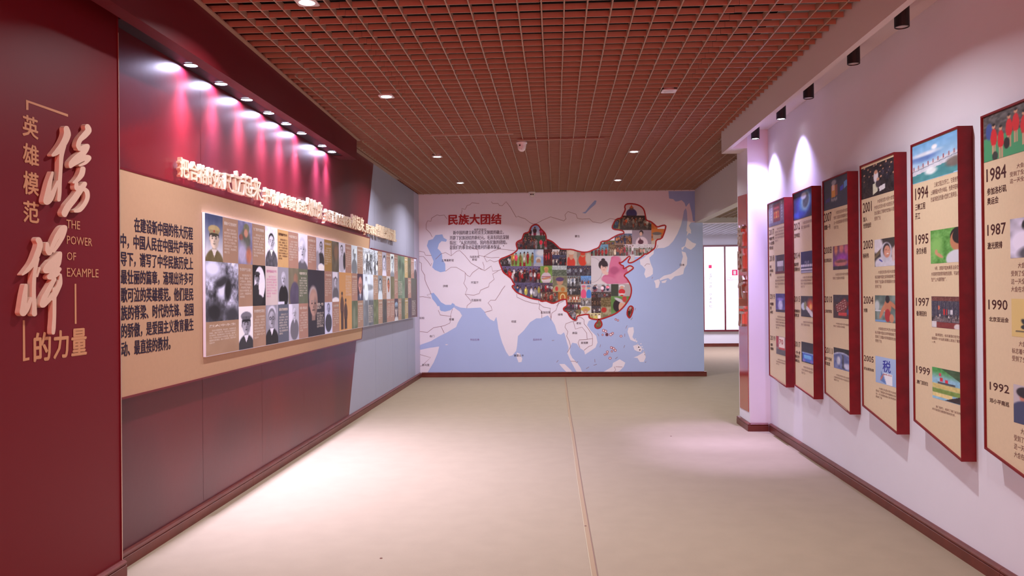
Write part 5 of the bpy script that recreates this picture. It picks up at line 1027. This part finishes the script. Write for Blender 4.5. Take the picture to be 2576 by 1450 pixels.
def orangeman(nx, ny): return Pic(nx, ny, (206, 120, 56), 103).rect(0, .45, 1, .6, (150, 80, 46)).ell(.35, .52, .26, .3, (180, 160, 150), .2).ell(.35, .3, .3, .1, (110, 104, 104), .3).ell(.4, .95, .5, .26, (200, 188, 176), .2)
def wheel(nx, ny): return Pic(nx, ny, (170, 104, 40), 104).ell(.5, .5, .3, .36, (226, 206, 150), .1).ell(.5, .5, .2, .26, (180, 100, 50), .1).ell(.5, .9, .2, .1, (220, 190, 150), .3)
TILES = [((385, 265, 580, 395), crowd_pic((110, 150, 220), (220, 226, 240), [(190, 40, 60), (200, 60, 110), (60, 50, 60)], 4, 1, .45, .13, 1)), ((318, 355, 385, 395), crowd_pic((90, 130, 70), (90, 130, 70), [(80, 60, 60)], 3, 1, .4, .1, 2)),
 ((318, 395, 452, 545), crowd_pic((60, 66, 60), (50, 46, 50), [(110, 90, 90), (150, 60, 50), (70, 70, 80)], 6, 2, .2, .1, 3)), ((452, 395, 580, 545), crowd_pic((62, 96, 84), (40, 60, 50), [(200, 50, 70), (220, 200, 210)], 3, 1, .35, .13, 4)),
 ((245, 435, 318, 545), crowd_pic((170, 70, 80), (70, 60, 60), DKP, 3, 1, .4, .1, 5)), ((580, 435, 790, 545), lambda nx, ny: Pic(nx, ny, (52, 46, 48), 6).noise(34, 12)), ((60, 615, 195, 725), crowd_pic((50, 48, 60), (40, 38, 46), [(60, 56, 60), (190, 190, 196)], 6, 2, .25, .1, 7)),
 ((195, 545, 437, 725), festival), ((437, 545, 542, 725), whitehat), ((542, 545, 636, 725), crowd_pic((80, 34, 36), (54, 30, 32), [(170, 40, 50), (120, 40, 40)], 4, 1, .2, .14, 8)),
 ((636, 545, 715, 605), crowd_pic((224, 220, 224), (224, 220, 224), [(150, 120, 110)], 4, 1, .35, .14, 9)), ((715, 540, 790, 605), crowd_pic((50, 48, 56), (40, 38, 44), [(120, 110, 116), (60, 60, 70)], 5, 1, .4, .12, 10)),
 ((636, 605, 714, 720), crowd_pic((60, 70, 110), (40, 46, 70), [(50, 46, 60), (190, 180, 170)], 4, 1, .4, .1, 11)), ((714, 605, 790, 720), crowd_pic((70, 76, 100), (34, 36, 50), [(30, 30, 40), (170, 50, 40)], 5, 1, .3, .12, 12)),
 ((790, 535, 900, 720), girl), ((900, 565, 1052, 720), reddress), ((1052, 480, 1237, 614), crowd_pic((110, 160, 206), (90, 110, 90), [(40, 32, 36), (150, 36, 36)], 5, 1, .42, .13, 13)), ((1140, 450, 1305, 492), crowd_pic((96, 110, 60), (110, 90, 60), DKP, 7, 1, .4, .16, 14)),
 ((1237, 492, 1320, 614), crowd_pic((120, 90, 60), (110, 90, 76), [(200, 180, 160), (110, 70, 60)], 3, 1, .4, .14, 15)), ((1320, 492, 1402, 614), crowd_pic((96, 64, 50), (84, 70, 66), [(130, 70, 60), (90, 110, 130)], 4, 2, .2, .12, 16)),
 ((1402, 490, 1506, 614), crowd_pic((206, 190, 200), (150, 130, 140), [(220, 214, 222), (120, 130, 110), (180, 60, 80)], 4, 1, .2, .14, 17)), ((1506, 486, 1760, 614), lambda nx, ny: Pic(nx, ny, (214, 206, 216), 18).rect(0, .35, 1, 1, (140, 150, 140)).crowd(.4, .5, 11, [(200, 200, 210), (90, 90, 80), (170, 120, 110)], .1, 1).noise(12, 12)),
 ((1305, 375, 1492, 490), crowd_pic((90, 110, 150), (140, 96, 70), [(60, 70, 120), (160, 100, 60), (90, 50, 40)], 8, 2, .2, .1, 19)), ((1492, 335, 1700, 488), hanbok), ((1700, 325, 1870, 490), orangeman), ((1700, 240, 1765, 325), lambda nx, ny: Pic(nx, ny, (190, 100, 40), 20).noise(14, 4)),
 ((1365, 182, 1700, 338), crowd_pic((44, 42, 44), (60, 50, 46), [(110, 100, 96), (150, 140, 130), (170, 70, 40), (90, 80, 80)], 9, 2, .15, .09, 21)), ((1270, 205, 1365, 338), crowd_pic((150, 110, 70), (120, 110, 70), [(180, 60, 40), (50, 80, 110), (80, 110, 60)], 3, 2, .2, .12, 22)), ((1400, 45, 1640, 184), blueman),
 ((85, 725, 508, 903), crowd_pic((108, 98, 142), (70, 60, 76), [(170, 36, 40), (36, 32, 40), (44, 40, 52), (190, 186, 190), (150, 40, 44)], 13, 2, .22, .1, 23)), ((508, 720, 636, 903), striped), ((636, 718, 792, 832), lambda nx, ny: Pic(nx, ny, (176, 186, 190), 24).rect(0, .4, 1, 1, (92, 106, 92)).noise(30, 20)),
 ((792, 720, 1054, 829), crowd_pic((62, 60, 84), (60, 58, 70), [(130, 136, 150), (70, 66, 76), (90, 90, 110)], 9, 1, .3, .12, 25)), ((1054, 614, 1470, 917), big_lady), ((1470, 600, 1520, 780), lambda nx, ny: Pic(nx, ny, (206, 198, 206), 26)),
 ((195, 903, 512, 1110), crowd_pic((84, 80, 116), (62, 56, 76), [(40, 40, 60), (200, 190, 90), (50, 90, 150), (190, 190, 200)], 7, 1, .25, .12, 27)), ((512, 903, 640, 1002), crowd_pic((84, 74, 100), (60, 40, 50), [(170, 40, 50), (60, 40, 50), (200, 196, 200)], 6, 1, .3, .12, 28)), ((640, 832, 797, 1002), hat_lady),
 ((797, 829, 942, 938), crowd_pic((120, 130, 136), (90, 90, 90), [(200, 206, 216), (110, 120, 140), (60, 60, 70)], 6, 1, .2, .14, 29)), ((942, 829, 1056, 917), crowd_pic((96, 150, 214), (110, 130, 170), [(60, 60, 90), (170, 90, 60)], 7, 1, .6, .1, 30)), ((1056, 917, 1266, 1002), crowd_pic((190, 190, 200), (150, 140, 150), [(200, 180, 196), (60, 70, 110), (190, 100, 120)], 5, 1, .25, .15, 31)),
 ((1266, 917, 1500, 1048), xmas), ((512, 1002, 700, 1140), crowd_pic((90, 70, 60), (70, 50, 46), [(150, 60, 50), (90, 80, 70), (180, 170, 160)], 9, 2, .1, .1, 32)), ((700, 1002, 797, 1120), wheel), ((797, 938, 942, 1032), crowd_pic((52, 56, 62), (46, 50, 52), [(80, 84, 86), (200, 200, 206)], 5, 1, .3, .12, 33)), ((797, 1032, 942, 1112), crowd_pic((110, 80, 60), (200, 170, 130), [(214, 200, 190), (170, 70, 50)], 9, 1, .2, .14, 34)),
 ((942, 917, 1056, 1067), twins), ((1056, 1002, 1266, 1062), crowd_pic((60, 60, 62), (80, 60, 60), [(60, 50, 54), (150, 60, 60), (110, 110, 120)], 8, 1, .3, .14, 35)), ((1266, 1048, 1500, 1290), profile), ((745, 1112, 872, 1192), crowd_pic((60, 50, 54), (70, 50, 60), [(110, 60, 90), (70, 60, 80)], 6, 1, .3, .12, 36)), ((872, 1112, 942, 1192), crowd_pic((80, 70, 76), (60, 50, 56), [(180, 50, 60), (200, 196, 206)], 4, 1, .3, .14, 37)),
 ((942, 1067, 1056, 1152), crowd_pic((150, 150, 146), (120, 116, 116), [(190, 190, 196), (110, 110, 120)], 7, 1, .3, .12, 38)), ((1056, 1062, 1158, 1154), crowd_pic((54, 44, 38), (46, 38, 34), [(90, 70, 56), (70, 56, 50)], 4, 1, .5, .1, 39)), ((1158, 1062, 1266, 1160), lambda nx, ny: Pic(nx, ny, (110, 96, 66), 40).noise(30, 9)), ((942, 1152, 1056, 1262), straw),
 ((745, 1192, 890, 1320), crowd_pic((96, 96, 104), (130, 130, 140), [(150, 150, 160), (90, 90, 110)], 5, 2, .2, .12, 41)), ((890, 1192, 945, 1300), crowd_pic((120, 110, 80), (130, 120, 90), [(190, 180, 150)], 3, 1, .3, .14, 42)), ((1056, 1154, 1158, 1228), crowd_pic((60, 60, 70), (80, 70, 70), [(190, 186, 190), (60, 50, 60)], 5, 1, .4, .14, 43)), ((1158, 1160, 1268, 1300), lambda nx, ny: Pic(nx, ny, (150, 140, 110), 44).noise(30, 8).ell(.3, .25, .25, .2, (180, 50, 44), .3).ell(.5, .8, .3, .2, (120, 120, 90), .5)),
 ((1020, 1228, 1158, 1310), crowd_pic((206, 196, 150), (190, 180, 150), [(214, 200, 110), (230, 226, 220), (190, 70, 50)], 4, 1, .3, .16, 45))]
def mosaic(shape, tiles, step=3.6):
    for ti, ((x0, y0, x1, y1), fn) in enumerate(tiles):
        nx, ny = max(3, int((x1 - x0) / step)), max(3, int((y1 - y0) / step)); p = fn(nx, ny)
        cxs = x0 + (x1 - x0) * (np.arange(nx) + .5) / nx; cys = y0 + (y1 - y0) * (np.arange(ny) + .5) / ny
        Xc, Yc = np.meshgrid(cxs, cys); keep = inside(Xc, Yc, shape)
        if not keep.any(): continue
        pic_obj('photo_print', p, BACK, [BP(*cA(x0, y0)), BP(*cA(x1, y0)), BP(*cA(x1, y1)), BP(*cA(x0, y1))], .0022 + (ti % 9) * 1e-4, M['print'], mu, keep=keep)
mosaic(CH, TILES)
mosaic(HN, [((1085, 1295, 1180, 1400), lambda nx, ny: Pic(nx, ny, (120, 110, 76), 46).noise(24, 7))])
mosaic(TW, [((1430, 1145, 1510, 1290), crowd_pic((190, 176, 176), (110, 90, 80), [(90, 60, 56), (170, 50, 50)], 2, 2, .2, .14, 47))])
for shp in (CH, HN, TW): ribbon(MB(), BACK, T(cA, shp), .024, .0032, closed=True).obj('red_outline', M['outline'], mu)
for (x, y, r) in ((350, 1070, 9), (365, 1076, 9), (343, 1103, 6), (403, 1101, 10), (418, 1091, 8), (480, 1113, 8), (440, 988, 6), (457, 995, 6), (408, 1198, 8), (425, 1205, 9), (437, 1218, 9), (412, 1226, 6), (378, 1230, 8), (375, 1245, 6), (360, 1250, 7), (398, 1277, 9), (375, 1101, 11)):
    pts = [(x + r * (1 + .25 * math.sin(3 * k + x)) * math.cos(k * math.pi / 4), y + r * math.sin(k * math.pi / 4)) for k in range(8)]
    flat(MB(), BACK, T(c7, pts), .0013).obj('island_print', M['grey_ink'] if r == 11 else M['land'], mu); ribbon(MB(), BACK, T(c7, pts), .008, .002, closed=True).obj('island_outline', M['outline'], mu)
def mtext(f, s, x0, y0, x1, y1, mat, bold, name='map_label'):
    a0, bt = BP(*f(x0, y0)); a1, b0 = BP(*f(x1, y1)); put_text(name, s, BACK, a0, a1, b0, bt, .0048, mat, mu, bold=bold, kind='stuff' if 'paragraph' in name else None)
mtext(c6, '民族大团结', 257, 206, 656, 281, M['title_red'], .035, 'map_title')
for s, q in (('新中国的建立和社会主义制度的确立，', (295, 328, 672, 354)), ('开辟了民族团结的新纪元。毛泽东同志深刻', (270, 366, 709, 392)), ('指出：“人民的团结，国内各民族的团结，', (270, 402, 696, 429)), ('是我们的事业必定要胜利的基本保证。”', (270, 436, 675, 463))):
    mtext(c6, s, *q, M['grey_ink'], .012, 'map_paragraph')
for f, s, x, y in ((c6, '土库曼斯坦', 255, 548), (c6, '乌兹别克', 455, 522), (c6, '斯坦', 455, 543), (c6, '哈萨克斯坦', 497, 320), (c6, '阿富汗', 457, 713), (c6, '伊朗', 238, 740), (c6, '巴基斯坦', 468, 845), (c6, '阿曼', 285, 988), (c6, '拉伯', 62, 977), (c6, '也门', 138, 1113), (c6, '索马里', 92, 1327),
                   (c6, '印度', 748, 1003), (c6, '斯里兰卡', 785, 1257), (c6, '孟加拉国', 982, 935), (c6, '缅甸', 1093, 951), (c7, '蒙古', 155, 369), (c7, '日本', 935, 582), (c7, '老挝', 165, 1016), (c7, '泰国', 135, 1089), (c7, '柬埔寨', 208, 1162)):
    w = 9.0 * len(s); mtext(f, s, x - w, y - 8.5, x + w, y + 8.5, M['dark_ink'], .0)
for s, x, y in (('阿拉伯海', 457, 1138), ('孟加拉湾', 922, 1137)): mtext(c6, s, x - 33, y - 7, x + 33, y + 7, M['purple_ink'], .0)

# ================================================================== FAR ROOM LIGHT BOX
YF = 21.3
FA = Plane((0, YF, 0), (1, 0, 0), (0, -1, 0))
def FQ(px, py): p = onY(px, py, YF - .05); return float(p[0]), float(p[2])
lb = thing('light_box', 'wide glowing white light box with dark red frame on the far room wall', 'light box', (4.6, YF, .4))
xs0 = 3.80; zt, zb0 = 2.63, .40
MB().box(xs0, 5.80, YF - .06, YF - .001, zb0, zt).obj('box_body', M['box_frame'], lb)
edges = [xs0, 4.35, 4.90, 5.45, 5.80]
fr = MB()
for x in edges: fr.box(x - .02, x + .02, YF - .075, YF - .0601, zb0, zt)
fr.box(xs0, 5.80, YF - .074, YF - .0602, zt - .04, zt + .005); fr.box(xs0, 5.80, YF - .074, YF - .0602, zb0 - .005, zb0 + .04)
for i in range(4):
    MB().box(edges[i] + .021, edges[i + 1] - .021, YF - .068, YF - .0605, zb0 + .041, zt - .041).obj('glowing_panel', M['lightbox'], lb)
fr.obj('box_frame', M['box_frame'], lb)
FB = Plane((0, YF - .0685, 0), (1, 0, 0), (0, -1, 0))
Z2 = lambda x, y: (1740 + x / 4.265, 560 + y / 4.265)
def ftext(s, x0, y0, x1, y1, mat, bold=0.01, name='printed_text', d=.001):
    a0, bt = FQ(*Z2(x0, y0)); a1, b0 = FQ(*Z2(x1, y1)); put_text(name, s, FB, a0, a1, b0, bt, d, mat, lb, bold=bold)
def frect(x0, y0, x1, y1, mat, name='printed_square'):
    a0, bt = FQ(*Z2(x0, y0)); a1, b0 = FQ(*Z2(x1, y1)); flat(MB(), FB, [(a0, b0), (a1, b0), (a1, bt), (a0, bt)], .0008).obj(name, mat, lb)
frect(180, 457, 214, 491, M['pink_ink']); frect(430, 508, 492, 568, M['pink_ink'])
ftext('1', 446, 518, 474, 560, M['lens_off'], .03, d=.0016)
for ch, y in (('五', 552), ('位', 590), ('一', 636), ('体', 672), ('总', 758), ('体', 802), ('布', 844), ('局', 886)):
    ftext(ch, 186, y + (14 if ch == '一' else 0), 218, y + (18 if ch == '一' else 32), M['brown_ink'], .0)
for cx_, y0, y1 in ((268, 640, 1035), (292, 400, 985)):
    n = int((y1 - y0) / 12); ftext('\n'.join(('统筹推进经济建设政治建设文化建设社会建设生态文明建设全面发展' * 3)[:n]), cx_, y0, cx_ + 9, y1, M['pale_pink'], .0)
ftext('经济建设\n增强国家经济实力', 377, 588, 506, 624, M['pink_ink'], .01)
ftext('\n'.join(['坚持新发展理念推动高质量'] * 7), 377, 662, 506, 802, M['pale_pink'], .0)
for x0, y0, x1 in ((140, 1140, 190), (235, 1125, 262), (262, 1078, 276), (276, 1110, 300), (300, 1085, 318), (318, 1105, 345), (375, 1130, 402), (402, 1092, 428), (428, 1115, 480)):
    frect(x0, y0, x1, 1162, M['skyline'], 'printed_skyline')
